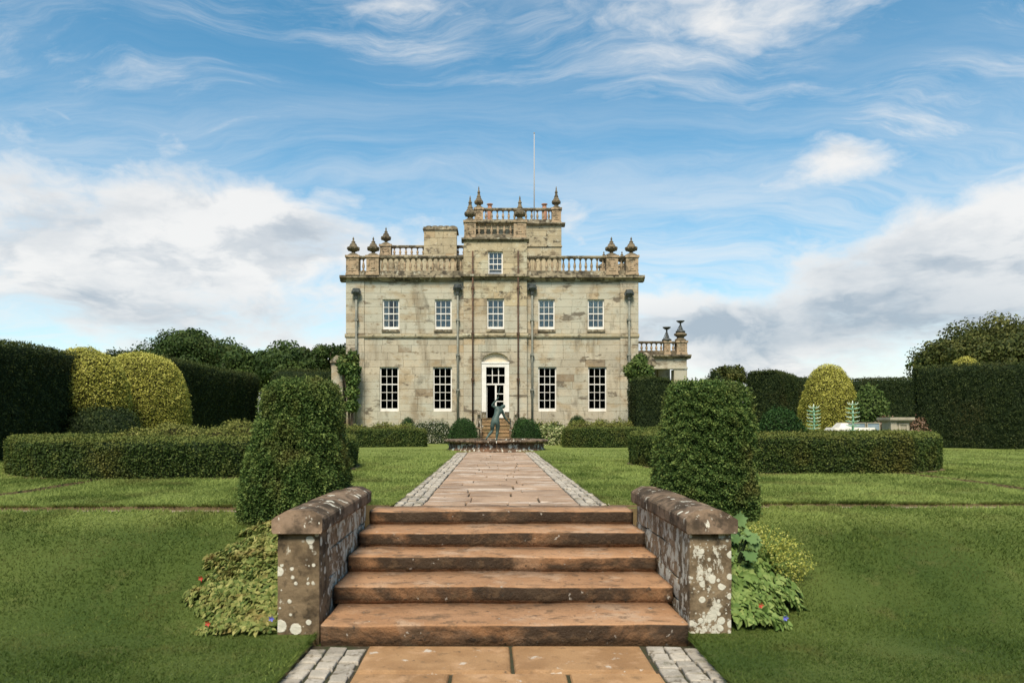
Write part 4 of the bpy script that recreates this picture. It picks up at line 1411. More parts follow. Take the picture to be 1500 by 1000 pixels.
def rounded_box(x0, x1, y0, y1, z0, z1, r, step, taper=0.0):
    """closed box grid with rounded edges"""
    def lin(a, b):
        return np.linspace(a, b, max(2, int((b - a) / step) + 1))
    X, Y, Z = lin(x0, x1), lin(y0, y1), lin(z0, z1)
    V, F = [], []
    def face(A, B, fn, flip):
        base = len(V)
        for a in A:
            for b in B:
                V.append(fn(a, b))
        m = len(B)
        for i in range(len(A) - 1):
            for j in range(m - 1):
                q = (base + i * m + j, base + (i + 1) * m + j, base + (i + 1) * m + j + 1, base + i * m + j + 1)
                F.append(q[::-1] if flip else q)
    face(X, Z, lambda a, b: (a, y0, b), False)
    face(X, Z, lambda a, b: (a, y1, b), True)
    face(Y, Z, lambda a, b: (x0, a, b), True)
    face(Y, Z, lambda a, b: (x1, a, b), False)
    face(X, Y, lambda a, b: (a, b, z1), False)
    V = np.array(V, float)
    lo, hi = np.array([x0 + r, y0 + r, z0 - 9]), np.array([x1 - r, y1 - r, z1 - r])
    inner = np.clip(V, lo, hi)
    d = V - inner
    Ld = np.linalg.norm(d, axis=1, keepdims=True)
    V = np.where(Ld > 1e-6, inner + d / np.maximum(Ld, 1e-6) * np.minimum(Ld, r), V)
    if taper:
        c = np.array([(x0 + x1) / 2, (y0 + y1) / 2])
        k = 1 - taper * (V[:, 2] - z0) / (z1 - z0)
        V[:, :2] = c + (V[:, :2] - c) * k[:, None]
    return V, F


def sweep_hedge(path, half, z0, z1, r=.12, closed=False):
    """hedge of rectangular section with rounded shoulders along a plan path"""
    path = np.array(path, float)
    n = len(path)
    if closed:
        t = np.roll(path, -1, 0) - np.roll(path, 1, 0)
    else:
        t = np.gradient(path, axis=0)
    t /= np.linalg.norm(t, axis=1, keepdims=True)
    nr = np.stack([t[:, 1], -t[:, 0]], -1)
    h = z1 - z0
    prof = [(1 - .06, 0), (1, .25 * h), (1, .5 * h), (1, .75 * h), (1, h - r)]
    for k in (1, 2, 3):
        a = math.pi / 2 * k / 3
        prof.append((1 - r / half * (1 - math.cos(a)), h - r + r * math.sin(a)))
    prof += [(.35, h)]
    prof = prof + [(-a, b) for a, b in prof[::-1]]
    m = len(prof)
    V = np.zeros((n, m, 3))
    for k, (a, b) in enumerate(prof):
        V[:, k, :2] = path + nr * a * half
        V[:, k, 2] = z0 + b
    V = V.reshape(-1, 3)
    F = []
    for i in range(n if closed else n - 1):
        i2 = (i + 1) % n
        for k in range(m - 1):
            F.append((i * m + k, i2 * m + k, i2 * m + k + 1, i * m + k + 1))
    # make normals point outwards
    fn = np.cross(V[F[2][1]] - V[F[2][0]], V[F[2][2]] - V[F[2][0]])
    out = np.array([nr[0, 0], nr[0, 1], 0])
    if fn @ out < 0:
        F = [f[::-1] for f in F]
    if not closed:
        for b, tt in ((0, -t[0]), ((n - 1) * m, t[-1])):
            for k in range(m // 2 - 1):
                q = (b + k, b + k + 1, b + m - 2 - k, b + m - 1 - k)
                fn = np.cross(V[q[1]] - V[q[0]], V[q[2]] - V[q[0]])
                F.append(q if fn[:2] @ tt > 0 else q[::-1])
    return V, F


def revolve(prof, cx, cy, seg=40, sx=1.0, sy=1.0, shear=(0, 0)):
    """surface of revolution (r, z) bottom to top, optional lean"""
    V, F = [], []
    z0 = prof[0][1]
    for r, z in prof:
        for k in range(seg):
            a = 2 * math.pi * k / seg
            V.append((cx + sx * r * math.cos(a) + shear[0] * (z - z0), cy + sy * r * math.sin(a) + shear[1] * (z - z0), z))
    for i in range(len(prof) - 1):
        for k in range(seg):
            a, b = i * seg + k, i * seg + (k + 1) % seg
            F.append((a, b, b + seg, a + seg))
    t = len(V); V.append((cx + shear[0] * (prof[-1][1] - z0), cy + shear[1] * (prof[-1][1] - z0), prof[-1][1] + .001))
    n = (len(prof) - 1) * seg
    for k in range(seg):
        F.append((n + k, n + (k + 1) % seg, t))
    return np.array(V, float), F


def smooth_prof(pts, n=22):
    pts = np.array(pts, float)
    d = np.concatenate([[0], np.cumsum(np.linalg.norm(np.diff(pts, axis=0), axis=1))])
    u = np.linspace(0, d[-1], n)
    # catmull-like: cubic through points by numpy polynomial segments
    r = np.interp(u, d, pts[:, 0]); z = np.interp(u, d, pts[:, 1])
    for _ in range(1):
        r[1:-1] = (r[:-2] + 2 * r[1:-1] + r[2:]) / 4; z[1:-1] = (z[:-2] + 2 * z[1:-1] + z[2:]) / 4
    return list(zip(r, z))


def dome_prof(R, z0, z1, n=18, p=2.3, flare=0.0):
    out = []
    for k in range(n):
        t = k / (n - 1)
        h = t
        r = R * (1 - h ** p) ** (1 / p) * (1 - flare * (1 - h))
        out.append((max(r, .02), z0 + (z1 - z0) * math.sin(h * math.pi / 2) if False else z0 + (z1 - z0) * h))
    # denser near the crown
    out2 = []
    for k in range(n):
        a = math.pi / 2 * k / (n - 1)
        out2.append((max(R * math.cos(a) ** (2 / p), .02), z0 + (z1 - z0) * math.sin(a) ** (2 / p)))
    return out2


def plant(name, label, cat, me, group=None):
    return tag(link(name, me), label, cat, group)


# ---------------------------------------------------------------- the two yew topiaries by the steps
def yew(cx, cy, prof, sx, shear, label, seed):
    V, F = revolve(smooth_prof(prof, 44), cx, cy, 56, sx, .92, shear)
    # plan slightly squared
    dx, dy = V[:, 0] - cx - shear[0] * (V[:, 2] - prof[0][1]), V[:, 1] - cy
    an = np.arctan2(dy, dx)
    k = 1 + .07 * np.cos(4 * an + math.pi)
    V[:, 0] += dx * (k - 1); V[:, 1] += dy * (k - 1)
    V[:, 0] -= dx * .035; V[:, 1] -= dy * .035
    V[:, 2] = .42 + (V[:, 2] - .42) * .968
    me = foliage_mesh('topiary_yew', V, F, 16500, .029, .015, M['yew'], M['yew_core'], .034, 3.8, seed, 1.8, 1.0, 1.1, clump=.32, fine=15, sprig=1.7, stray_n=.05)
    return plant('topiary_yew', label, 'topiary', me, 'clipped yews beside the steps')


yew(-2.275, 8.35, [(.44, .42), (.53, .56), (.58, .74), (.60, 1.02), (.58, 1.22), (.50, 1.55), (.445, 1.82), (.425, 2.05), (.41, 2.16), (.375, 2.225), (.22, 2.238), (.05, 2.24)], 1.0, (.09, 0),
    'bell shaped dark yew topiary beside the left stair wall', 41)
yew(2.335, 8.45, [(.48, .42), (.57, .56), (.60, .82), (.59, 1.10), (.54, 1.45), (.50, 1.77), (.455, 2.05), (.445, 2.14), (.40, 2.222), (.2, 2.238), (.05, 2.24)], 1.0, (.03, 0),
    'flat topped dark yew topiary beside the right stair wall', 43)

# ---------------------------------------------------------------- round clipped hedges on the lawn
def ring(cx, cy, R, seed, label, zt):
    hw = .42
    n = 120
    path = [(cx + (R - hw) * math.cos(-2 * math.pi * k / n), cy + (R - hw) * math.sin(-2 * math.pi * k / n)) for k in range(n)]
    V, F = sweep_hedge(path, hw, TERR - .02, zt, .13, True)
    bias = lambda Pt, N: np.where(N[:, 2] > .55, .34, -.08) + np.where(Pt[:, 2] > zt - .10, .14, 0)  # yellower new growth on top, plus lit top and shaded sides painted in tone
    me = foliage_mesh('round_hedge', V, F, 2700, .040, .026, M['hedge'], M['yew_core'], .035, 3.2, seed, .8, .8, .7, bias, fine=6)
    plant('round_hedge', label, 'hedge', me, 'low round clipped hedges on the lawn')


ring(*RINGS[0], 51, 'low round box hedge left of the path, filled with golden green shrubs', 1.455)
ring(*RINGS[1], 52, 'low round box hedge right of the path, around a single green mound', 1.51)
for k, (cx, cy, R) in enumerate(RINGS):
    n = 60
    V = [(cx + (R + .07 + .05 * math.sin(i * 2.7)) * math.cos(2 * math.pi * i / n), cy + (R + .07 + .05 * math.sin(i * 2.7)) * math.sin(2 * math.pi * i / n), .774) for i in range(n)] + [(cx, cy, .83)]
    me = mesh_np('soil_bed', V, np.array([(i, (i + 1) % n, n) for i in range(n)]), M['soil'])
    tag(link('soil_bed', me), 'bare earth bed under the %s round hedge' % ('left', 'right')[k], 'bed', kind='structure')

# far pair of straight low hedges
for s_, xa, xb, dd in ((-1, hx(470, 30.6), hx(622, 30.6), 30.6), (1, hx(827.5, 30.3), hx(985, 30.3), 30.3)):
    V, F = rounded_box(xa, xb, dd, dd + .95, TERR - .02, hz(629.5 if s_ < 0 else 627.5, dd), .10, .2)
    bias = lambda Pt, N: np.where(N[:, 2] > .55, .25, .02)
    me = foliage_mesh('low_hedge', V, F, 1300, .055, .035, M['hedge'], M['yew_core'], .03, 2.5, 55 + s_, .8, .8, .7, bias, fine=5)
    plant('low_hedge', 'low square cut hedge in front of the mansion, %s of the fountain' % ('left' if s_ < 0 else 'right'), 'hedge', me, 'low straight hedges near the mansion')
V, F = rounded_box(hx(934, 25), hx(1000, 25), 24.6, 25.4, TERR - .02, hz(632, 24.6), .1, .2)

# loose golden green shrubs filling the left round bed and the beds behind the low hedges
def mound(name, cx, cy, R, zt, mat, label, cat, seed, L=.06, dens=900, p=2.0, amp=.08, z0=TERR, sy=1.0, group=None, lscale=2.6, core='gold_core', lift=.8, W=None, clump=.3, fine=None):
    V, F = revolve(dome_prof(R, z0, zt, 16, p), cx, cy, 36, 1.0, sy)
    me = foliage_mesh(name, V, F, dens, L, W or L * .62, M[mat], M[core], amp, lscale, seed, 1.0, 1.2, lift, clump=clump, fine=fine)
    return plant(name, label, cat, me, group)


rr = random.Random(5)
lx, ly, lR = RINGS[0]
spots_ = [(-1.8, .7, .75, 1.54), (-1.0, .2, .75, 1.54), (-.3, .8, .8, 1.62), (.5, .4, .75, 1.60), (1.2, 1.1, .85, 1.76), (1.9, 1.2, .65, 1.74), (.2, 1.7, .85, 1.70), (-1.0, 1.5, .85, 1.66), (1.3, .0, .7, 1.56), (2.0, .3, .6, 1.62)]
def planting(domes, label, seed, L, dens, amp):
    Vs, Fs, n = [], [], 0
    for (cx, cy, R, zt) in domes:
        V, F = revolve(dome_prof(R, TERR, zt, 16, 2.1), cx, cy, 36)
        Vs.append(V); Fs += [tuple(i + n for i in f) for f in F]; n += len(V)
    me = foliage_mesh('bed_planting', np.concatenate(Vs), Fs, dens, L, L * .62, M['shrub'], M['gold_core'], amp, 2.6, seed, 1.0, 1.3, .9, clump=.3, sprig=.9)
    tag(link('bed_planting', me), label, 'planting', kind='stuff')


planting([(lx + a, ly + b, r, zt) for a, b, r, zt in spots_], 'golden green shrubs massed inside the left round hedge', 100, .055, 1000, .11)
planting([(hx(px_, 33), 32.8 + (k % 2) * .5, .95, hz(621.5 + (k % 3) * 1.2, 33)) for k, px_ in enumerate((455, 490, 528, 562, 592))],
         'golden green shrubs massed behind the straight hedge left of the fountain', 120, .07, 500, .08)
planting([(hx(px_, 33), 32.8 + (k % 2) * .5, .95, hz(617.5 + (k % 3) * 1.2, 33)) for k, px_ in enumerate((852, 885, 918, 950, 982))],
         'golden green shrubs massed behind the straight hedge right of the fountain', 130, .07, 500, .08)
# green mound in the middle of the right ring
mound('mound_shrub', hx(1138, 17.6), 17.4, .58, hz(599.5, 17.4), 'ball', 'rounded green shrub mound rising inside the right round hedge', 'shrub', 140, .05, 2200, 2.3, .03, core='yew_core')

# ---------------------------------------------------------------- topiary balls and flowers before the house
def ball(px_, py_top, d, rpx, label, seed, sy=1.0, p=2.2):
    mound('topiary_ball', hx(px_, d), d, rpx * d / F_PX, hz(py_top, d), 'ball', label, 'topiary', seed, .045, 1900, p, .012, core='yew_core', group='clipped box balls by the mansion')


ball(679, 613, 33.5, 21.5, 'large clipped box dome left of the door steps', 150)
ball(774, 615, 33.3, 19, 'large clipped box dome right of the door steps', 151)
ball(765, 612, 34.6, 15.5, 'smaller box dome overlapping the large one right of the door steps', 152)
ball(598, 612, 37.2, 13, 'small box dome against the left facade', 153)
ball(845.5, 609, 37.0, 15, 'small box dome against the right facade', 154)
ball(929, 597, 37.0, 8, 'tiny box dome at the right corner of the mansion', 155)
for k, (px_, t_) in enumerate(((618, 617), (634, 614), (648, 617))):
    mound('flowering_shrub', hx(px_, 36.2), 36.2, .62, hz(t_, 36.2), 'bloom', ('leftmost', 'middle', 'rightmost')[k] + ' of three pale flowering shrubs beneath the left facade windows', 'shrub', 160 + k, .07, 420, 2.2, .09, core='yew_core', group='pale flowering shrubs by the wall')
for k, (px_, t_) in enumerate(((795, 625.5), (808, 624), (820, 626))):
    mound('hosta_clump', hx(px_, 34.0), 34.0, .42, hz(t_, 34.0), 'hosta', ('cream edged leaf clump nearest the large box dome', 'middle one of the three cream edged leaf clumps', 'cream edged leaf clump nearest the right low hedge')[k], 'plant', 170 + k, .12, 420, 2.0, .03, core='yew_core', group='cream edged clumps', W=.085)
for k, (px_, t_) in enumerate(((790, 613), (812, 615), (880, 614), (905, 612))):
    mound('wall_shrub', hx(px_, 38.6), 38.6, .6, hz(t_ + 3, 38.6), 'shrub', 'small loose shrub at the facade foot ' + ('beside the right inner downpipe', 'under the inner right ground window', 'under the outer right ground window', 'beside the right corner of the mansion')[k], 'shrub', 180 + k, .08, 300, 2.0, .1, group='small shrubs at the facade foot', core='yew_core')

# ---------------------------------------------------------------- tall hedges round the garden
def tall_box(name, x0, x1, y0, y1, zt, label, seed, L=.085, dens=520, r=.25, step=.45, mat='tall', amp=.06):
    V, F = rounded_box(x0, x1, y0, y1, TERR - .05, zt, r, step)
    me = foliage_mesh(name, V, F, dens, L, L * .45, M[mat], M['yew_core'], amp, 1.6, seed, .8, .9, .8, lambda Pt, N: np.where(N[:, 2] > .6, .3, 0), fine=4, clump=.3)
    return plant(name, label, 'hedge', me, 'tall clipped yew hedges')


def tall_path(path, half, zt, label, seed, L=.09, dens=480, mat='tall', step=.5):
    pts = []
    for (a, b) in zip(path[:-1], path[1:]):
        n = max(1, int(math.dist(a, b) / step))
        pts += [(a[0] + (b[0] - a[0]) * k / n, a[1] + (b[1] - a[1]) * k / n) for k in range(n)]
    pts.append(path[-1])
    V, F = sweep_hedge(pts, half, TERR - .05, zt, .22)
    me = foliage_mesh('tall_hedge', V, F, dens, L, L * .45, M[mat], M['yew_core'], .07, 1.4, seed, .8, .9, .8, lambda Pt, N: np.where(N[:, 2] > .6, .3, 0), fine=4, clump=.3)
    return plant('tall_hedge', label, 'hedge', me, 'tall clipped yew hedges')


tall_path([(-13.6, 12.0), (-13.7, 23.9)], .75, 3.92, 'tall dark yew hedge at the far left, nearest the camera', 201, .07, 700)
tall_path([(-14.1, 28.6), (-14.2, 43.0)], .75, 4.42, 'long tall yew hedge receding behind the golden domes on the left', 202)
tall_box('tall_hedge', hx(400, 41.0), hx(512, 40.2), 40.2, 42.2, hz(542, 40.2), 'tall rounded yew hedge adjoining the left side of the mansion', 203, .09, 430, .5)
tall_path([(17.4, 30.9), (19.0, 29.9), (24.5, 27.5)], .9, 4.0, 'tall yew hedge at the far right edge of the lawn', 204, .075, 700)
tall_path([(13.6, 38.0), (17.2, 44.0), (21.0, 45.5), (26.0, 45.0)], .8, 4.35, 'tall yew hedge behind the golden dome on the right', 205)
tall_box('tall_hedge', hx(931, 32.0), hx(988, 32.0), 32.0, 33.6, hz(553.5, 32.0), 'tall square yew hedge block by the right corner of the mansion', 206, .07, 700, .18)

# golden yew domes
def gold(cx, cy, R, z0, zt, label, seed, p=2.5, flare=None, sy=1.0):
    prof = dome_prof(R, z0, zt, 20, p)
    if flare:
        prof = [(R * a, TERR + (zt - TERR) * b) for a, b in flare]
        prof = smooth_prof(prof, 24)
    V, F = revolve(prof, cx, cy, 48, 1, sy)
    bias = lambda Pt, N: np.clip(N[:, 2], 0, 1) * .28 - .06  # sunlit crown painted into the leaf tone: lighter where leaves face up
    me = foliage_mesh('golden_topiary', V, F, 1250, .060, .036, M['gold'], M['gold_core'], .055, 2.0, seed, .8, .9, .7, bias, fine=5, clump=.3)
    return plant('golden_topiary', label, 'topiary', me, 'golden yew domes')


gold(hx(207, 27.2), 27.2, 1.70, TERR, hz(518.5, 27.2), 'large golden yew dome in the left hedge gap, clipped right to the ground', 211, 2.6, sy=1.0)
gold(hx(126, 24.2), 24.2, 1.28, TERR, hz(511, 24.2), 'golden yew dome held above a dark gap beside the left tall hedge', 212, 2.4,
     flare=[(.22, 0), (.22, .30), (.30, .34), (.62, .335), (.90, .36), (1.0, .42), (1.0, .55), (.95, .68), (.83, .81), (.62, .92), (.34, .985), (.05, 1.0)])
mound('shade_mound', hx(150, 23.4), 23.4, 1.15, hz(597, 23.4), 'tall', 'dark leafy mound added as the shade between the two left golden domes', 'shrub', 215, .07, 600, 2.6, .06, core='yew_core')  # added mound standing in for the deep shade beneath the domes
gold(hx(1213, 31), 31.0, 1.22, TERR, hz(535, 31.0), 'tall beehive shaped golden yew on the right lawn', 213, 2.1)
gold(hx(1414, 32.6), 32.6, 1.1, TERR, hz(522.0, 32.6), 'golden yew dome showing its crown over the right tall hedge', 214, 2.0)

# ---------------------------------------------------------------- trees
def tree(cx, cy, z_top, R, label, seed, mat='tree', leaves=15000, L=.30, squash=.62, trunk_h=None, gaps=1.0, group='trees beyond the hedges', nclump=46):
    rng = np.random.default_rng(seed)
    t = thing('broadleaf_tree', label, 'tree', (cx, cy, TERR), group)
    H = z_top - TERR
    Rz = R * squash
    cz = z_top - Rz
    cl = []
    for _ in range(nclump):
        v = rng.normal(size=3); v /= np.linalg.norm(v)
        if v[2] < -.45: v[2] *= -.6
        k = rng.uniform(.5, .93) ** .7
        cl.append((np.array([cx, cy, cz]) + v * np.array([R, R, Rz]) * k, rng.uniform(.16, .30) * R))
    mb = MB()
    base = Vector((cx, cy, TERR - .1)); fork = Vector((cx + rng.uniform(-.2, .2), cy, TERR + H * .42))
    mb.tube([base, base.lerp(fork, .5) + Vector((.1, 0, 0)), fork], [R * .10, R * .075, R * .06], 9)
    for c, r in cl[:26]:
        c = Vector(c); mid_ = fork.lerp(c, .5) + Vector(rng.normal(size=3) * R * .05)
        mb.tube([fork, mid_, c], [R * .035, R * .02, R * .008], 5)
    mb.build('trunk', M['wood'], t)
    wts = np.array([r ** 2 for _, r in cl]); wts /= wts.sum()
    PT, NN, TO = [], [], []
    for (c, r), w in zip(cl, wts):
        n = int(leaves * w)
        v = rng.normal(size=(n, 3)); v /= np.linalg.norm(v, axis=1, keepdims=True)
        p = c + v * (r * rng.uniform(.55, 1.1, (n, 1))) * np.array([1.25, 1.25, .75])
        p = p + np.stack([sines(p, seed + 3 + k, 2.2, 6) for k in range(3)], -1) * r * .18
        PT.append(p); NN.append(v); TO.append(np.clip(.45 + rng.normal() * .16 + rng.normal(size=n) * .2, 0, 1))
    PT, NN, TO = np.concatenate(PT), np.concatenate(NN), np.concatenate(TO)
    V = leaf_quads(PT, NN, L, L * .6, rng, .3, .15)
    n = len(PT)
    link('crown', mesh_np('crown', V, np.arange(n * 4).reshape(n, 4), M[mat], None, np.repeat(TO, 4)), t)
    return t


tree(hx(288, 62), 62, hz(487, 62), 4.4, 'tall oak crown rising above the left hedge', 301, leaves=42000, L=.24, squash=.62, nclump=110)
tree(hx(395, 58), 58, hz(508, 58), 3.6, 'broad dark tree crown between the tall oak and the mansion', 302, leaves=20000, L=.26)
tree(hx(440, 55), 55, hz(511, 55), 2.6, 'smaller rounded tree close to the left of the mansion', 303, leaves=13000, L=.24)
tree(hx(492, 54), 54, hz(505, 54), 1.7, 'thin airy tree touching the left corner of the mansion', 304, leaves=3600, L=.22, nclump=24)
tree(hx(1452, 52), 52, hz(477, 52), 4.4, 'large spreading tree behind the right tall hedge', 305, 'tree_y', 42000, .21, .62, nclump=110)
tree(hx(1515, 50), 50, hz(478, 50), 4.0, 'tree at the right edge of the picture behind the hedge', 306, 'tree_y', 26000, .21, .7, nclump=70)
tree(hx(1372, 54), 54, hz(513, 54), 1.7, 'small tree at the left end of the right hand trees', 307, 'tree', 5000, .22, .7)
tree(hx(1068, 52), 52, hz(534, 52), 1.1, 'small light green tree behind the right yew topiary', 308, 'tree_y', 3000, .2, .8)
mound('dark_shrub', hx(1045, 50), 50, .95, hz(545, 50), 'tall', 'flat dark shrub behind the right yew topiary', 'shrub', 309, .12, 300, 2.2, .08, core='yew_core', z0=TERR)

# dark belt of woodland behind the viewpoint: what the lower windows look out on
pts_ = [(-70 + 4 * k, -30 + 3 * math.sin(k * .7)) for k in range(36)]
V, F = sweep_hedge(pts_, 5.0, -.2, 12.0, 3.0)
me = foliage_mesh('woodland', V, F, 14, .7, .45, M['tree'], M['yew_core'], 1.4, .35, 401, .6, 1.2, .8)
tag(link('woodland', me), 'dark belt of woodland behind the viewpoint', 'woodland', kind='stuff')

# ---------------------------------------------------------------- climbers and scrolled garden piers at both corners of the house
def climber(cx, cy, pts, label, seed):
    rng = np.random.default_rng(seed)
    t = thing('climbing_shrub', label, 'climber', (cx, cy, TERR))
    PT, NN = [], []
    mb = MB()
    for (x, y, z, r, n) in pts:
        v = rng.normal(size=(n, 3)); v /= np.linalg.norm(v, axis=1, keepdims=True)
        PT.append(np.array([x, y, z]) + v * r * rng.uniform(.5, 1.1, (n, 1))); NN.append(v)
        mb.tube([(cx, cy, TERR - .05), ((cx + x) / 2 + .1, cy, (TERR + z) / 2), (x, y, z)], [.05, .035, .015], 5)
    PT, NN = np.concatenate(PT), np.concatenate(NN)
    mb.build('stem', M['wood'], t)
    V = leaf_quads(PT, NN, .16, .10, rng, .4, .2)
    n = len(PT)
    tone = np.clip(.5 + sines(PT, seed, 4, 8) * .3 + rng.normal(size=n) * .2, 0, 1)
    link('foliage', mesh_np('foliage', V, np.arange(n * 4).reshape(n, 4), M['mid'] if seed == 1 else M['yew'], None, np.repeat(tone, 4)), t)


gd = 37.6
climber(hx(930, gd), gd, [(hx(924, gd), gd, hz(543, gd), .34, 600), (hx(936, gd), gd, hz(534, gd), .42, 800), (hx(946, gd), gd - .2, hz(546, gd), .36, 600), (hx(928, gd), gd, hz(555, gd), .22, 300), (hx(937, gd), gd, hz(551, gd), .36, 500), (hx(938, gd), gd, hz(525, gd), .24, 300)],
        'leafy climber draped over the carved stone pier at the right corner', 1)
climber(hx(512, 39.2), 39.2, [(hx(516, 39.2), 39.2, hz(524, 39.2), .34, 500), (hx(506, 39.2), 39.2, hz(532, 39.2), .42, 600), (hx(516, 39.2), 39.2, hz(540, 39.2), .42, 600), (hx(503, 39.2), 39.2, hz(540, 39.2), .3, 400), (hx(517, 39.2), 39.2, hz(556, 39.2), .36, 500), (hx(516, 39.2), 39.2, hz(574, 39.2), .34, 450), (hx(515, 39.2), 39.2, hz(594, 39.2), .34, 450)],
        'dark climber over the stone pier at the left corner', 2)
gp = thing('garden_pier', 'carved stone pier with rolled cap at the right corner of the mansion', 'pier', (hx(947, 38.2), 38.2, TERR))
gx0, gx1 = hx(937, 38.2), hx(956, 38.2)
m = MB(); m.box(gx0, gx1, 37.9, 38.5, TERR - .05, hz(537, 38.2)); m.build('shaft', M['ashlar'], gp)
m = MB()
zz = hz(536, 38.2)
m.box(gx0 - .12, gx1 + .10, 37.8, 38.6, zz - .02, zz + .14)
roll = [(gx0 - .05, zz + .14), (gx1 + .1, zz + .14), (gx1 + .06, zz + .28), (gx1 - .18, zz + .50), (gx0 + .30, zz + .62), (gx0 + .08, zz + .52), (gx0 - .02, zz + .32)]
m.prism_y(roll, 37.82, 38.58)
m.lathe([(.02, zz + .30), (.16, zz + .33), (.21, zz + .45), (.19, zz + .58), (.04, zz + .66)], gx0 + .22, 37.86, 10)
m.build('rolled_cap', M['trim'], gp)
gp = thing('garden_pier', 'weathered stone pier with domed cap at the left corner of the mansion', 'pier', (hx(497, 40.3), 40.3, TERR))
ga, gb = hx(489, 40.0), hx(505, 40.0)
m = MB(); m.box(ga, gb, 39.4, 40.1, TERR - .05, hz(533, 40.0)); m.build('shaft', M['ashlar'], gp)
m = MB(); zz = hz(532.5, 40.0); m.prism_y([(ga - .05, zz), (gb + .05, zz), (gb + .05, zz + .1), (gb - .1, zz + .3), ((ga + gb) / 2, zz + .4), (ga + .12, zz + .26), (ga - .05, zz + .1)], 39.3, 40.15); m.build('domed_cap', M['trim'], gp)

# ---------------------------------------------------------------- fountain basin with its bronze figure
BX, BY, BR = hx(727, 27.5), 27.55, 1.86
fb = thing('fountain_basin', 'round lichened stone fountain basin at the end of the path', 'fountain', (BX, BY, TERR))
m = MB()
seg = 64
zr = TERR + .40
m.lathe([(BR - .08, TERR - .05), (BR - .08, TERR + .06), (BR - .12, TERR + .09), (BR - .12, zr - .11), (BR - .14, zr - .10), (BR - .42, zr - .10), (BR - .42, TERR + .0)], BX, BY, seg)
m.build('basin_wall', M['basin'], fb)
# coping stones of the rim, laid side by side
nc = 16
for k in range(nc):
    a0, a1 = 2 * math.pi * (k + .02) / nc, 2 * math.pi * (k + .98) / nc
    c = MB(); vs, fs = [], []
    n = 6
    for i in range(n + 1):
        a = a0 + (a1 - a0) * i / n
        for r, z in ((BR - .45, zr - .1), (BR + .0, zr - .1), (BR + .05, zr - .06), (BR + .05, zr - .025), (BR + .02, zr), (BR - .43, zr + .002), (BR - .45, zr - .02)):
            vs.append((BX + r * math.cos(a), BY + r * math.sin(a), z))
    q = 7
    for i in range(n):
        for j in range(q):
            fs.append((i * q + j, i * q + (j + 1) % q, (i + 1) * q + (j + 1) % q, (i + 1) * q + j))
    fs += [tuple(range(q)), tuple(range(n * q, n * q + q))]
    c.add(vs, fs).build('coping_stone', M['cap'], fb)
n = 48
me = mesh_np('water', [(BX + (BR - .4) * math.cos(2 * math.pi * i / n), BY + (BR - .4) * math.sin(2 * math.pi * i / n), TERR + .22) for i in range(n)] + [(BX, BY, TERR + .22)],
             np.array([(i, (i + 1) % n, n) for i in range(n)]), M['water'])
link('water', me, fb)
m = MB(); m.lathe([(.52, TERR + .0), (.50, TERR + .26), (.42, TERR + .32), (.40, TERR + .345)], BX - .05, BY, 14, False); m.build('pedestal', M['basin'], fb)


def skinned(name, joints, edges_, mat, parent, root, sub=2, fat=1.0):
    me = bpy.data.meshes.new(name)
    keys = list(joints)
    me.from_pydata([joints[k][0] for k in keys], [(keys.index(a), keys.index(b)) for a, b in edges_], [])
    o = bpy.data.objects.new(name, me); COL.objects.link(o)
    sk = o.modifiers.new('skin', 'SKIN'); sk.use_smooth_shade = True
    lay = me.skin_vertices[0].data if me.skin_vertices else None
    if lay is None:
        bm = bmesh.new(); bm.from_mesh(me); bm.verts.layers.skin.verify(); bm.to_mesh(me); bm.free()
        lay = me.skin_vertices[0].data
    for i, k in enumerate(keys):
        r = joints[k][1]
        lay[i].radius = (r * fat, r * fat) if not hasattr(r, '__len__') else (r[0] * fat, r[1] * fat)
        lay[i].use_root = (k == root)
    sb = o.modifiers.new('sub', 'SUBSURF'); sb.levels = sub; sb.render_levels = sub
    dg = bpy.context.evaluated_depsgraph_get()
    ev = bpy.data.meshes.new_from_object(o.evaluated_get(dg))
    bpy.data.objects.remove(o)
    ev.name = name
    ev.materials.clear(); ev.materials.append(mat)
    ev.polygons.foreach_set('use_smooth', [True] * len(ev.polygons))
    return link(name, ev, parent)


SD = 27.5
def sp_(zx, zy, dy=0.0):
    px_, py_ = 660 + zx / 8.333, 560 + zy / 8.333
    x, z = P(px_, py_, SD)
    return (x, SD + dy, z)


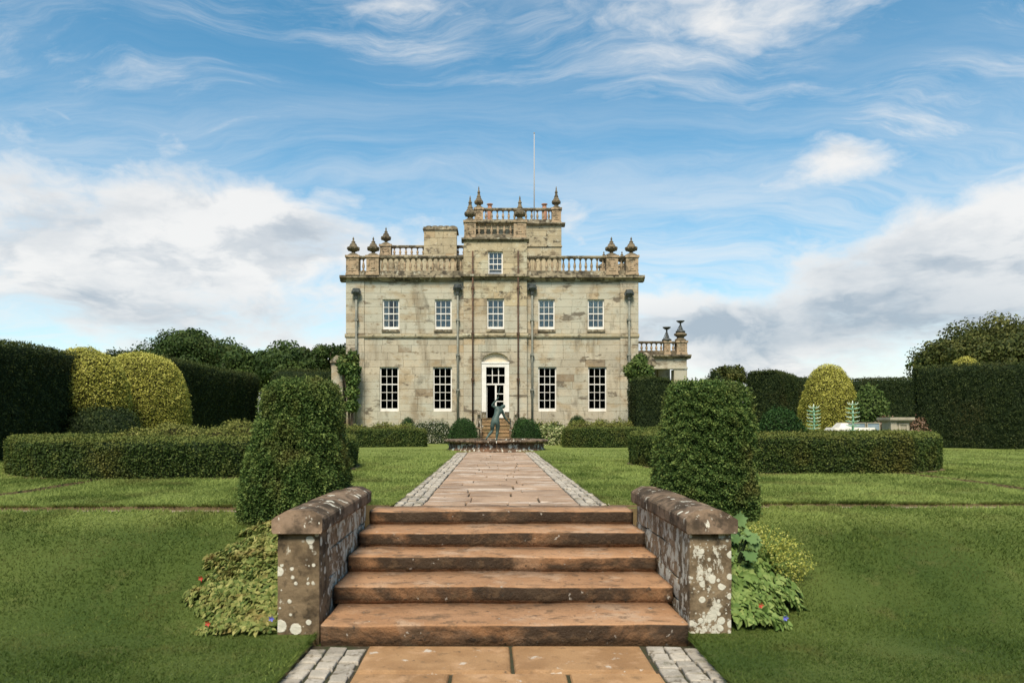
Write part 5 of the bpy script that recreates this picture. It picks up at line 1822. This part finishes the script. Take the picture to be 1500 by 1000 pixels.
st = thing('bronze_statue', 'green bronze nude figure seen from behind, bending with one arm raised, on the fountain', 'statue', sp_(545, 706))
J = {
    'pelvis': (sp_(545, 468), (.105, .085)), 'waist': (sp_(556, 415, .06), (.088, .07)), 'chest': (sp_(580, 362, .16), (.115, .085)), 'upper': (sp_(592, 325, .24), (.105, .075)), 'neck': (sp_(618, 303, .30), .045),
    'head1': (sp_(634, 297, .32), .056), 'head2': (sp_(644, 293, .355), .066), 'head3': (sp_(648, 304, .41), .040),
    'shL': (sp_(553, 305, .20), .055), 'elL': (sp_(503, 280, .16), .036), 'foL': (sp_(535, 240, .12), .031), 'wrL': (sp_(566, 206, .10), .021), 'haL': (sp_(578, 188, .09), .026), 'fiL': (sp_(584, 178, .08), .014),
    'shR': (sp_(632, 352, .26), .052), 'elR': (sp_(660, 425, .30), .034), 'foR': (sp_(684, 455, .33), .029), 'wrR': (sp_(704, 474, .36), .019), 'haR': (sp_(714, 486, .38), .025), 'fiR': (sp_(718, 500, .39), .013),
    'hipL': (sp_(520, 490), .085), 'thL': (sp_(508, 540, .0), .072), 'knL': (sp_(508, 592, .03), .048), 'caL': (sp_(478, 628, -.08), .047), 'anL': (sp_(446, 668, -.22), .026), 'heL': (sp_(436, 690, -.25), .026), 'toL': (sp_(432, 702, -.12), .020),
    'hipR': (sp_(572, 490), .085), 'thR': (sp_(576, 540, .04), .074), 'knR': (sp_(572, 600, .06), .050), 'caR': (sp_(566, 640, .04), .049), 'anR': (sp_(562, 684, .02), .028), 'heR': (sp_(562, 698, .0), .028), 'toR': (sp_(558, 704, .16), .020),
}
E = [('pelvis', 'waist'), ('waist', 'chest'), ('chest', 'upper'), ('upper', 'neck'), ('neck', 'head1'), ('head1', 'head2'), ('head2', 'head3'),
     ('upper', 'shL'), ('shL', 'elL'), ('elL', 'foL'), ('foL', 'wrL'), ('wrL', 'haL'), ('haL', 'fiL'), ('upper', 'shR'), ('shR', 'elR'), ('elR', 'foR'), ('foR', 'wrR'), ('wrR', 'haR'), ('haR', 'fiR'),
     ('pelvis', 'hipL'), ('hipL', 'thL'), ('thL', 'knL'), ('knL', 'caL'), ('caL', 'anL'), ('anL', 'heL'), ('heL', 'toL'), ('pelvis', 'hipR'), ('hipR', 'thR'), ('thR', 'knR'), ('knR', 'caR'), ('caR', 'anR'), ('anR', 'heR'), ('heR', 'toR')]
skinned('figure', J, E, M['bronze'], st, 'pelvis', fat=1.22)
m = MB(); c0 = Vector(sp_(645, 288, .345)); m.lathe([(.02, c0.z - .05), (.075, c0.z - .03), (.082, c0.z + .01), (.06, c0.z + .05), (.02, c0.z + .065)], c0.x, c0.y, 10); m.build('hair', M['bronze'], st)
m = MB(); m.tube([sp_(570, 212, .1), sp_(590, 120, .05), sp_(604, 52, .0)], [.012, .010, .006], 6); m.build('rod', M['bronze'], st)
m = MB(); m.lathe([(.30, sp_(0, 722)[2]), (.28, sp_(0, 712)[2]), (.24, sp_(0, 705)[2])], sp_(505, 0)[0], SD - .03, 12, False); m.build('bronze_base', M['bronze'], st)
# fingers of the hand reaching down
hp = Vector(sp_(716, 492, .385)); m = MB()
for k in range(4):
    b_ = hp + Vector(((k - 1.5) * .011, .004 * k, 0)); m.tube([b_, b_ + Vector((.006, .01, -.03)), b_ + Vector((.004, .03, -.05))], [.008, .007, .005], 5)
m.tube([hp + Vector((-.02, 0, .02)), hp + Vector((-.035, .015, -.005))], [.009, .006], 5)
m.build('fingers', M['bronze'], st)
hp = Vector(sp_(580, 184, .088)); m = MB()
for k in range(4):
    b_ = hp + Vector((.012, -.012 + k * .008, -.006 + k * .010)); m.tube([b_, b_ + Vector((.012, -.02, .004)), b_ + Vector((-.012, -.03, .004))], [.008, .007, .006], 5)
m.build('fingers', M['bronze'], st)

# seated stone dogs on piers flanking the door steps
for s_, px_, lab in ((-1, 698.5, 'pale seated stone dog on the pier left of the door steps'), (1, 752.5, 'darker seated stone dog on the pier right of the door steps')):
    d = 36.9
    x = hx(px_, d)
    pr = thing('step_pier', 'lichened stone pier %s of the door steps' % ('left' if s_ < 0 else 'right'), 'pier', (x, d, TERR), 'piers by the door steps')
    ex = x - .03 if s_ < 0 else x + .12
    zt = hz(625.5, d)
    m = MB(); m.box(ex - .20, ex + .14, d - .35, d - .04, TERR - .02, zt - .06); m.build('shaft', M['statue_stone'], pr)
    m = MB(); m.box(ex - .24, ex + .18, d - .39, d - .0, zt - .06, zt); m.build('cap', M['cap'], pr)
    m = MB(); m.box(x - .20, x + .24, d + .02, d + .9, TERR - .02, hz(628, d)); m.build('plinth', M['cap'], pr)
    t = thing('stone_dog', lab, 'statue', (x, d + .35, hz(628, d)), 'stone dogs at the door')
    zb = hz(627.5, d)
    f = lambda a, b, c: (x + .10 - s_ * a * .0 + a * -s_ * .0 + a, d + .4 + b, zb + c)
    dogJ = {'rump': (f(-.02, .16, .14), .13), 'belly': (f(0, .02, .28), .125), 'chest': (f(0, -.10, .44), .125), 'neck': (f(0, -.14, .60), .075), 'skull': (f(0, -.18, .74), .085), 'muz': (f(0, -.30, .70), .045), 'nose': (f(0, -.36, .68), .032),
            'earL': (f(-.06, -.14, .83), .022), 'earLt': (f(-.07, -.12, .92), .010), 'earR': (f(.06, -.14, .83), .022), 'earRt': (f(.07, -.12, .92), .010),
            'lL': (f(-.08, -.18, .26), .045), 'pL': (f(-.08, -.20, .05), .038), 'tL': (f(-.08, -.28, .03), .034), 'lR': (f(.08, -.18, .26), .045), 'pR': (f(.08, -.20, .05), .038), 'tR': (f(.08, -.28, .03), .034),
            'hL': (f(-.13, .08, .10), .075), 'hLt': (f(-.14, -.08, .04), .040), 'hR': (f(.13, .08, .10), .075), 'hRt': (f(.14, -.08, .04), .040), 't1': (f(0, .30, .06), .03), 't2': (f(.08, .36, .04), .018)}
    dogE = [('rump', 'belly'), ('belly', 'chest'), ('chest', 'neck'), ('neck', 'skull'), ('skull', 'muz'), ('muz', 'nose'), ('skull', 'earL'), ('earL', 'earLt'), ('skull', 'earR'), ('earR', 'earRt'),
            ('chest', 'lL'), ('lL', 'pL'), ('pL', 'tL'), ('chest', 'lR'), ('lR', 'pR'), ('pR', 'tR'), ('rump', 'hL'), ('hL', 'hLt'), ('rump', 'hR'), ('hR', 'hRt'), ('rump', 't1'), ('t1', 't2')]
    skinned('dog', dogJ, dogE, M['statue_stone'], t, 'belly', 1)

# ---------------------------------------------------------------- garden ornaments on the right lawn
OD = 24.0


def metal_plant(px_, py0, py1, label, seed):
    rng = random.Random(seed)
    x, z1 = P(px_, py0, OD); z0 = TERR
    t = thing('metal_plant', label, 'sculpture', (x, OD, z0), 'pale green metal flower spikes')
    zb = P(0, py1, OD)[1]
    m = MB(); m.tube([(x, OD, z0 - .05), (x + .015, OD, (zb + z1) / 2), (x - .01, OD, z1)], [.04, .032, .018], 7); m.build('stem', M['verdigris'], t)
    nt = 7
    for k in range(nt):
        z = zb + .08 + (z1 - zb - .12) * k / (nt - 1)
        for j in range(5):
            a = j * 2 * math.pi / 5 + k * .6
            r = .22 if k < nt - 1 else .17
            cxv, syv = math.cos(a), math.sin(a)
            c = MB()
            c.tube([(x, OD, z), (x + cxv * r * .4, OD + syv * r * .4, z + .012), (x + cxv * r * .8, OD + syv * r * .8, z + .03), (x + cxv * r, OD + syv * r, z + .06 + (.03 if k == nt - 1 else 0))], [.022, .018, .012, .004], 5)
            c.build('leaf', M['verdigris'] if (j + k) % 2 else M['copper_tip'], t)
    c = MB(); c.tube([(x - .01, OD, z1 - .02), (x, OD, z1 + .10)], [.03, .006], 6); c.build('bud', M['copper_tip'], t)


metal_plant(1192, 596, 632, 'pale green metal flower spike in front of the beehive golden yew', 1)
metal_plant(1249, 591, 634, 'taller pale green metal flower spike beside the white stone blocks', 2)


def truncated(name, px0, px1, py0, py1, d, dep, inset, mat, label, cat, peak=None):
    x0, zt = P(px0, py0, d); x1, zb = P(px1, py1, d)
    zb = TERR - .02
    m = MB()
    hgt = zt
    zmid = P(0, py1, d)[1]
    vs = [(x0, d, zb), (x1, d, zb), (x1, d + dep, zb), (x0, d + dep, zb), (x0, d, zmid), (x1, d, zmid), (x1, d + dep, zmid), (x0, d + dep, zmid),
          (x0 + inset, d + inset * .6, hgt), (x1 - inset, d + inset * .6, hgt), (x1 - inset, d + dep - inset * .6, hgt), (x0 + inset, d + dep - inset * .6, hgt)]
    fs = [(0, 3, 2, 1), (8, 9, 10, 11)]
    for L in (0, 4):
        for i in range(4):
            a, b = L + i, L + (i + 1) % 4
            fs.append((a, b, b + 4, a + 4))
    m.add(vs, fs)
    return tag(m.build(name, M[mat]), label, cat)


truncated('white_stone_block', 1219, 1288, 626, 635, 25.0, .8, .12, 'white_stone', 'long low white stone block on the right lawn behind the metal spikes', 'stone block')
truncated('white_stone_pyramid', 1228, 1250, 619.5, 628, 25.9, .6, .16, 'white_stone', 'small white pyramid shaped stone behind the low white block', 'stone block')
for k, (a, b) in enumerate(((1226, 1240), (1241, 1268), (1269.5, 1289))):
    x0, zt = P(a, 618.5, 27.2); x1, _ = P(b, 618.5, 27.2)
    t = thing('glass_screen', ('leftmost low blue grey glass screen behind the white stones', 'middle and widest low glass screen behind the white stones', 'rightmost dark low glass screen behind the white stones')[k], 'screen', ((x0 + x1) / 2, 27.2, TERR), 'low glass screens')
    m = MB(); m.box(x0 + .03, x1 - .03, 27.2, 27.22, TERR, zt - .03); m.build('panel', M['slate_glass'], t)
    m = MB(); m.box(x0, x0 + .03, 27.18, 27.24, TERR - .02, zt); m.box(x1 - .03, x1, 27.18, 27.24, TERR - .02, zt); m.box(x0 + .03, x1 - .03, 27.18, 27.24, zt - .03, zt); m.build('frame', M['pale_stone'], t)
ped = thing('stone_pedestal', 'panelled stone garden pedestal with broad slab top on the right lawn', 'pedestal', (hx(1320, 28), 28.4, TERR))
xa, zt = P(1302, 611, 28.0); xb, _ = P(1338, 611, 28.0)
m = MB(); m.box(xa, xb, 27.9, 28.9, zt - .10, zt); m.box(xa + .05, xb - .05, 27.95, 28.85, zt - .15, zt - .1); m.build('slab_top', M['pale_stone'], ped)
m = MB(); m.box(xa + .12, xb - .12, 28.05, 28.75, TERR - .02, zt - .15); m.box(xa + .08, xa + .30, 28.0, 28.2, TERR - .02, zt - .155)
for q in ((xa + .38, xb - .18),):
    m.box(q[0], q[1], 28.02, 28.06, TERR + .1, TERR + .16); m.box(q[0], q[1], 28.02, 28.06, zt - .28, zt - .22); m.box(q[0], q[0] + .06, 28.02, 28.06, TERR + .16, zt - .28); m.box(q[1] - .06, q[1], 28.02, 28.06, TERR + .16, zt - .28)
m.build('panelled_body', M['pale_stone'], ped)
mound('leafy_shrub', hx(1274, 30.2), 30.2, .62, hz(566, 30.2), 'mid', 'upright light green shrub between the beehive yew and the pedestal', 'shrub', 190, .12, 420, 1.8, .10, core='yew_core', z0=hz(618, 30.2))
mound('russet_shrub', hx(1297, 29.4), 29.4, .40, hz(612, 29.4), 'russet', 'brownish shrub left of the stone pedestal', 'shrub', 191, .09, 500, 2.0, .08, core='gold_core')
mound('russet_shrub', hx(1345, 29.2), 29.2, .35, hz(613, 29.2), 'russet', 'brownish shrub right of the stone pedestal', 'shrub', 192, .09, 500, 2.0, .08, core='gold_core')

# ---------------------------------------------------------------- planting against the stair walls
def leaf_shape(kind):
    if kind == 'heart':
        return np.array([(0, 0), (.22, -.10), (.42, .10), (.40, .42), (.18, .78), (0, 1.0), (-.18, .78), (-.40, .42), (-.42, .10), (-.22, -.10)])
    pts = []
    for k in range(20):
        a = math.pi * 2 * k / 20
        r = .5 * (1 if k % 2 == 0 else .72) * (1 + .12 * math.cos(a * 5))
        pts.append((r * math.sin(a), .42 - r * math.cos(a)))
    return np.array(pts)


def leaf_mass(name, label, cat, pts, nrm, size, kind, mat, seed, stems=None, group=None, tone_sd=.2):
    rng = np.random.default_rng(seed)
    t = thing(name, label, cat, tuple(np.array(pts).mean(0) * [1, 1, 0]), group)
    sh = leaf_shape(kind)
    k = len(sh)
    n = len(pts)
    V = np.zeros((n, k + 1, 3)); tone = np.zeros((n, k + 1))
    for i in range(n):
        N = nrm[i] + rng.normal(size=3) * .38; N /= np.linalg.norm(N)
        D = np.array([nrm[i][0], nrm[i][1], -.35]) + rng.normal(size=3) * .6
        D -= (D @ N) * N; D /= np.linalg.norm(D) + 1e-9
        S = np.cross(D, N)
        s = size * rng.uniform(.6, 1.25)
        q = sh * s
        bend = -(q[:, 1] / s - .3) ** 2 * s * .35 + np.abs(q[:, 0]) * .25
        V[i, :k] = pts[i] + np.outer(q[:, 0], S) + np.outer(q[:, 1], D) + np.outer(bend, N)
        V[i, k] = pts[i] + D * s * .38 - N * s * .03
        tone[i] = np.clip(.5 + rng.normal() * tone_sd, 0, 1)
    F = []
    base = np.arange(n) * (k + 1)
    tri = np.array([(j, (j + 1) % k, k) for j in range(k)])
    F = (base[:, None, None] + tri[None]).reshape(-1, 3)
    o = link('leaves', mesh_np('leaves', V.reshape(-1, 3), F, M[mat], None, tone.ravel(), smooth=True), t)
    o['kind'] = 'stuff'
    if stems:
        stems.build('stems', M['yew_core'], t)
    return t


def bank_mound(x0, x1, y0, y1, h, n, seed, side):
    """points on a planted hump leaning on the wall: highest at the wall side and up the bank"""
    rng = np.random.default_rng(seed)
    P_, N_ = [], []
    while len(P_) < n:
        u, v = rng.random(), rng.random()
        # hump outline: narrow at the front, rounded away from the wall
        wdt = (0.35 + .65 * math.sin(math.pi * min(1, .12 + v * .8))) * (1 + .13 * math.sin(v * 21 + seed) + .08 * math.sin(v * 47))
        if u > wdt:
            continue
        y = y0 + (y1 - y0) * v
        x = (x1 - (x1 - x0) * u) if side < 0 else (x0 + (x1 - x0) * u)
        prof = math.sqrt(max(0, 1 - (u / max(wdt, .01)) ** 2)) * min(1, .35 + 3.5 * v)
        z = float(lawn_z(x, y)) + h * prof * rng.uniform(.82, 1.0)
        P_.append((x, y, z))
        nx_ = (u / max(wdt, .01)) * side
        N_.append(np.array([nx_ * .9, -.75 if v < .35 else -.35, .75]))
    return np.array(P_), np.array(N_)


p, nn = bank_mound(-2.74, -1.79, 6.12, 8.0, .14, 4600, 71, -1)
st_ = MB()
V, F = revolve(dome_prof(.30, .02, .18, 8, 2), -2.08, 6.85, 18, 1.2, 1.9, (0, .0)); st_.add(V.tolist(), F)
leaf_mass('ground_cover', 'yellow green heart leaved ground cover spilling beside the left stair wall', 'plant', p, nn, .052, 'heart', 'cover', 71, st_, tone_sd=.27)
pl_, p, nn = p, *bank_mound(1.975, 2.72, 6.18, 7.9, .28, 2700, 72, 1)
pr_ = p
st_ = MB()
V, F = revolve(dome_prof(.34, .02, .32, 8, 2), 2.22, 6.8, 18, 1, 1.6); st_.add(V.tolist(), F)
leaf_mass('ground_cover', 'mid green heart leaved ground cover beside the right stair wall', 'plant', p, nn, .066, 'heart', 'cover_r', 72, st_)
rng = np.random.default_rng(9)
p = np.array([(2.02 + .38 * rng.random(), 6.75 + .6 * rng.random(), .60 + rng.uniform(-.12, .20)) for _ in range(34)])
stm = MB()
for q in p:
    stm.tube([(2.15, 7.0, .25), ((q[0] + 2.15) / 2, q[1], .5), tuple(q)], [.012, .009, .006], 5)
leaf_mass('broad_leaf_plant', 'plant with broad soft lobed leaves against the right stair wall pillar', 'plant', p, np.tile([.25, -.6, .85], (34, 1)), .13, 'lobed', 'big_leaf', 9, stm, tone_sd=.25)
c = np.array([(2.52, 7.05, .62), (2.66, 7.0, .54), (2.86, 6.95, .46), (2.72, 7.1, .64), (2.52, 7.1, .70), (2.64, 6.9, .42), (2.80, 7.05, .56), (2.76, 6.9, .38)])
idx = rng.integers(0, len(c), 1900)
v = rng.normal(size=(1900, 3)); v /= np.linalg.norm(v, axis=1, keepdims=True)
pt = c[idx] + v * .115 * rng.random((1900, 1)) ** .4
V = leaf_quads(pt, v, .020, .016, rng)
lm = thing('lime_flowers', 'frothy lime yellow flower sprays at the edge of the right planting', 'flowers', (2.6, 7.0, .3))
o = link('florets', mesh_np('florets', V, np.arange(1900 * 4).reshape(-1, 4), M['lime'], None, np.repeat(np.clip(rng.normal(.5, .25, 1900), 0, 1), 4)), lm); o['kind'] = 'stuff'
stm = MB()
for q in c:
    for _ in range(4):
        e = q + rng.normal(size=3) * .06
        stm.tube([(2.48, 7.05, .28), ((q[0] + 2.48) / 2, q[1], .45), tuple(e)], [.006, .004, .003], 4)
stm.build('stems', M['cover_r'], lm)
# a few small blooms
for k, (px_, py_, dd, mt, lab) in enumerate(((293, 850, 6.55, 'petal_red', 'small red bloom high in the left ground cover'), (308, 917, 6.1, 'petal_red', 'small red bloom low in the left ground cover'), (399, 907, 6.1, 'petal_blue', 'small blue bloom beside the left pillar'),
                                             (1112, 890, 6.2, 'petal_red', 'small red bloom in the right ground cover'), (1147, 908, 6.15, 'petal_blue', 'small blue bloom in the right ground cover'))):
    cand = pl_ if px_ < 700 else pr_
    pj = np.stack([HX0 + F_PX * cand[:, 0] / cand[:, 1], HY0 + F_PX * (CAMZ - cand[:, 2]) / cand[:, 1]], -1)
    near_ = cand[np.argmin(np.hypot(pj[:, 0] - px_, pj[:, 1] - py_) + cand[:, 1] * 6)]
    x, dd, z = float(near_[0]), float(near_[1]) - .035, float(near_[2]) + .03
    m = MB()
    for j in range(5):
        a = j * 1.2566
        m.add([(x, dd, z), (x + .018 * math.cos(a - .45), dd - .012, z + .018 * math.sin(a - .45)), (x + .026 * math.cos(a), dd - .016, z + .026 * math.sin(a)), (x + .018 * math.cos(a + .45), dd - .012, z + .018 * math.sin(a + .45))], [(0, 1, 2, 3)])
    m.tube([(x, dd + .002, z - .004), (x, dd + .03, z - .08)], .003, 4)
    tag(m.build('bloom', M[mt]), lab, 'flower')

# ---------------------------------------------------------------- grass
def grass():
    rng = np.random.default_rng(77)
    XS, YS = [], []
    for (y0, y1, dens) in ((4.6, 6.5, 5200), (6.5, 9.3, 4200), (9.3, 13.0, 2300), (13.0, 17.0, 1000), (17.0, 22.0, 420), (22.0, 28.0, 150)):
        ym = y1
        xw0, xw1 = -(HX0 + 420) * ym / F_PX, (1920 - HX0) * ym / F_PX
        n = int((xw1 - xw0) * (y1 - y0) * dens)
        XS.append(rng.uniform(xw0, xw1, n)); YS.append(rng.uniform(y0, y1, n))
    x, y = np.concatenate(XS), np.concatenate(YS)
    px_ = HX0 + F_PX * x / y
    ok = ((px_ > -25) & (px_ < 1525)) | (rng.random(len(x)) < np.where(np.abs(px_ - 750) < 1150, .55, 0))
    e = -.015
    wob = .025 * np.sin(y * 9) + .012 * np.sin(y * 23)
    ok &= ~((x > LPX0 - e + wob) & (x < LPX1 + e + wob) & (y < 6.13))
    ok &= ~((x > XL - .36) & (x < XR + .36) & (y > 6.12) & (y < 9.1))
    ok &= ~((x > UPX0 - e + wob) & (x < UPX1 + e + wob) & (y > 8.9))
    wx = .05 * np.sin(x * 3.1) + .03 * np.sin(x * 8.7)
    ok &= ~((x < 0) & (y > 8.44 + wx) & (y < 8.82)); ok &= ~((x > 0) & (y > 8.84 + wx) & (y < 9.22))
    ok &= ~((np.abs(x + 6.75) < .15) & (y > 8.7) & (y < 13.4)); ok &= ~((np.abs(x - 8.0) < .16) & (y > 9.1) & (y < 14.6))
    for cx, cy, R in RINGS:
        ok &= (x - cx) ** 2 + (y - cy) ** 2 > (R + .05) ** 2
    for cx, cy, r in ((-2.24, 8.35, .55), (2.32, 8.45, .55)):
        ok &= (x - cx) ** 2 + (y - cy) ** 2 > r ** 2
    x, y = x[ok], y[ok]
    z = lawn_z(x, y)
    n = len(x)
    q = np.stack([x, y, 0 * x], -1)
    h = (.025 + .010 * sines(q, 5, 4)) * rng.uniform(.6, 1.4, n) * np.clip(y / 8, .9, 1.5)
    w = .0042 * np.clip(y / 6, 1, 2.4) * rng.uniform(.7, 1.3, n)
    a = rng.uniform(0, 6.283, n)
    lean = rng.normal(size=(n, 2)) * .75 + np.array([.15, .1])
    ex, ey, elx, ely = [], [], [], []
    def tufts(x0, x1, y0, y1, n, dx, dy):
        t = rng.random(n)
        k = np.sin(t * 37) + np.sin(t * 91 + 1) + rng.normal(size=n) > -.6
        t = t[k]; n = len(t)
        ex.append(x0 + (x1 - x0) * t + rng.normal(size=n) * .008); ey.append(y0 + (y1 - y0) * t + rng.normal(size=n) * .008)
        elx.append(np.full(n, dx) + rng.normal(size=n) * .4); ely.append(np.full(n, dy) + rng.normal(size=n) * .4)
    tufts(-7.5, -2.6, 8.815, 8.815, 5200, 0, -.9); tufts(2.6, 7.6, 9.215, 9.215, 5200, 0, -.9)
    tufts(-7.5, -2.6, 8.44, 8.44, 3000, 0, .3); tufts(2.6, 7.6, 8.84, 8.84, 3000, 0, .3)
    tufts(LPX0 - .012, LPX0 - .012, 4.5, 6.12, 1500, 1.0, 0); tufts(LPX1 + .012, LPX1 + .012, 4.5, 6.12, 1500, -1.0, 0)
    tufts(UPX0 - .012, UPX0 - .012, 9.0, 22, 5200, .9, 0); tufts(UPX1 + .012, UPX1 + .012, 9.0, 22, 5200, -.9, 0)
    ex, ey = np.concatenate(ex), np.concatenate(ey)
    n2 = len(ex)
    # height of the uncut turf beside the edge
    ez = np.maximum.reduce([lawn_z(ex + a_, ey + b_) for a_, b_ in ((-.05, 0), (.05, 0), (0, -.05), (0, .05))])
    x, y, z = np.concatenate([x, ex]), np.concatenate([y, ey]), np.concatenate([z, ez])
    q = np.stack([x, y, 0 * x], -1)
    h = np.concatenate([h, rng.uniform(.02, .055, n2)]); w = np.concatenate([w, .0042 * np.clip(ey / 6, 1, 2.4)]); a = np.concatenate([a, rng.uniform(0, 6.283, n2)])
    lean = np.concatenate([lean, np.stack([np.concatenate(elx), np.concatenate(ely)], -1)])
    n = len(x)
    base = np.stack([x, y, z - .004], -1)
    s = np.stack([np.cos(a) * w, np.sin(a) * w, 0 * a], -1)
    tip = base + np.stack([lean[:, 0] * h, lean[:, 1] * h, h], -1)
    V = np.stack([base - s, base + s, tip], 1).reshape(-1, 3)
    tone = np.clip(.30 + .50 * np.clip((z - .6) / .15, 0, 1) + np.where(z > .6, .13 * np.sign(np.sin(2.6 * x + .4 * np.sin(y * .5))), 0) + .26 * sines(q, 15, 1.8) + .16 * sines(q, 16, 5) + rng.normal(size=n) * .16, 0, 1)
    o = link('grass', mesh_np('grass', V, np.arange(n * 3).reshape(n, 3), M['grass'], None, np.repeat(tone, 3)))
    tag(o, 'short mown grass blades covering the near lawn and bank', 'grass', kind='stuff')


grass()
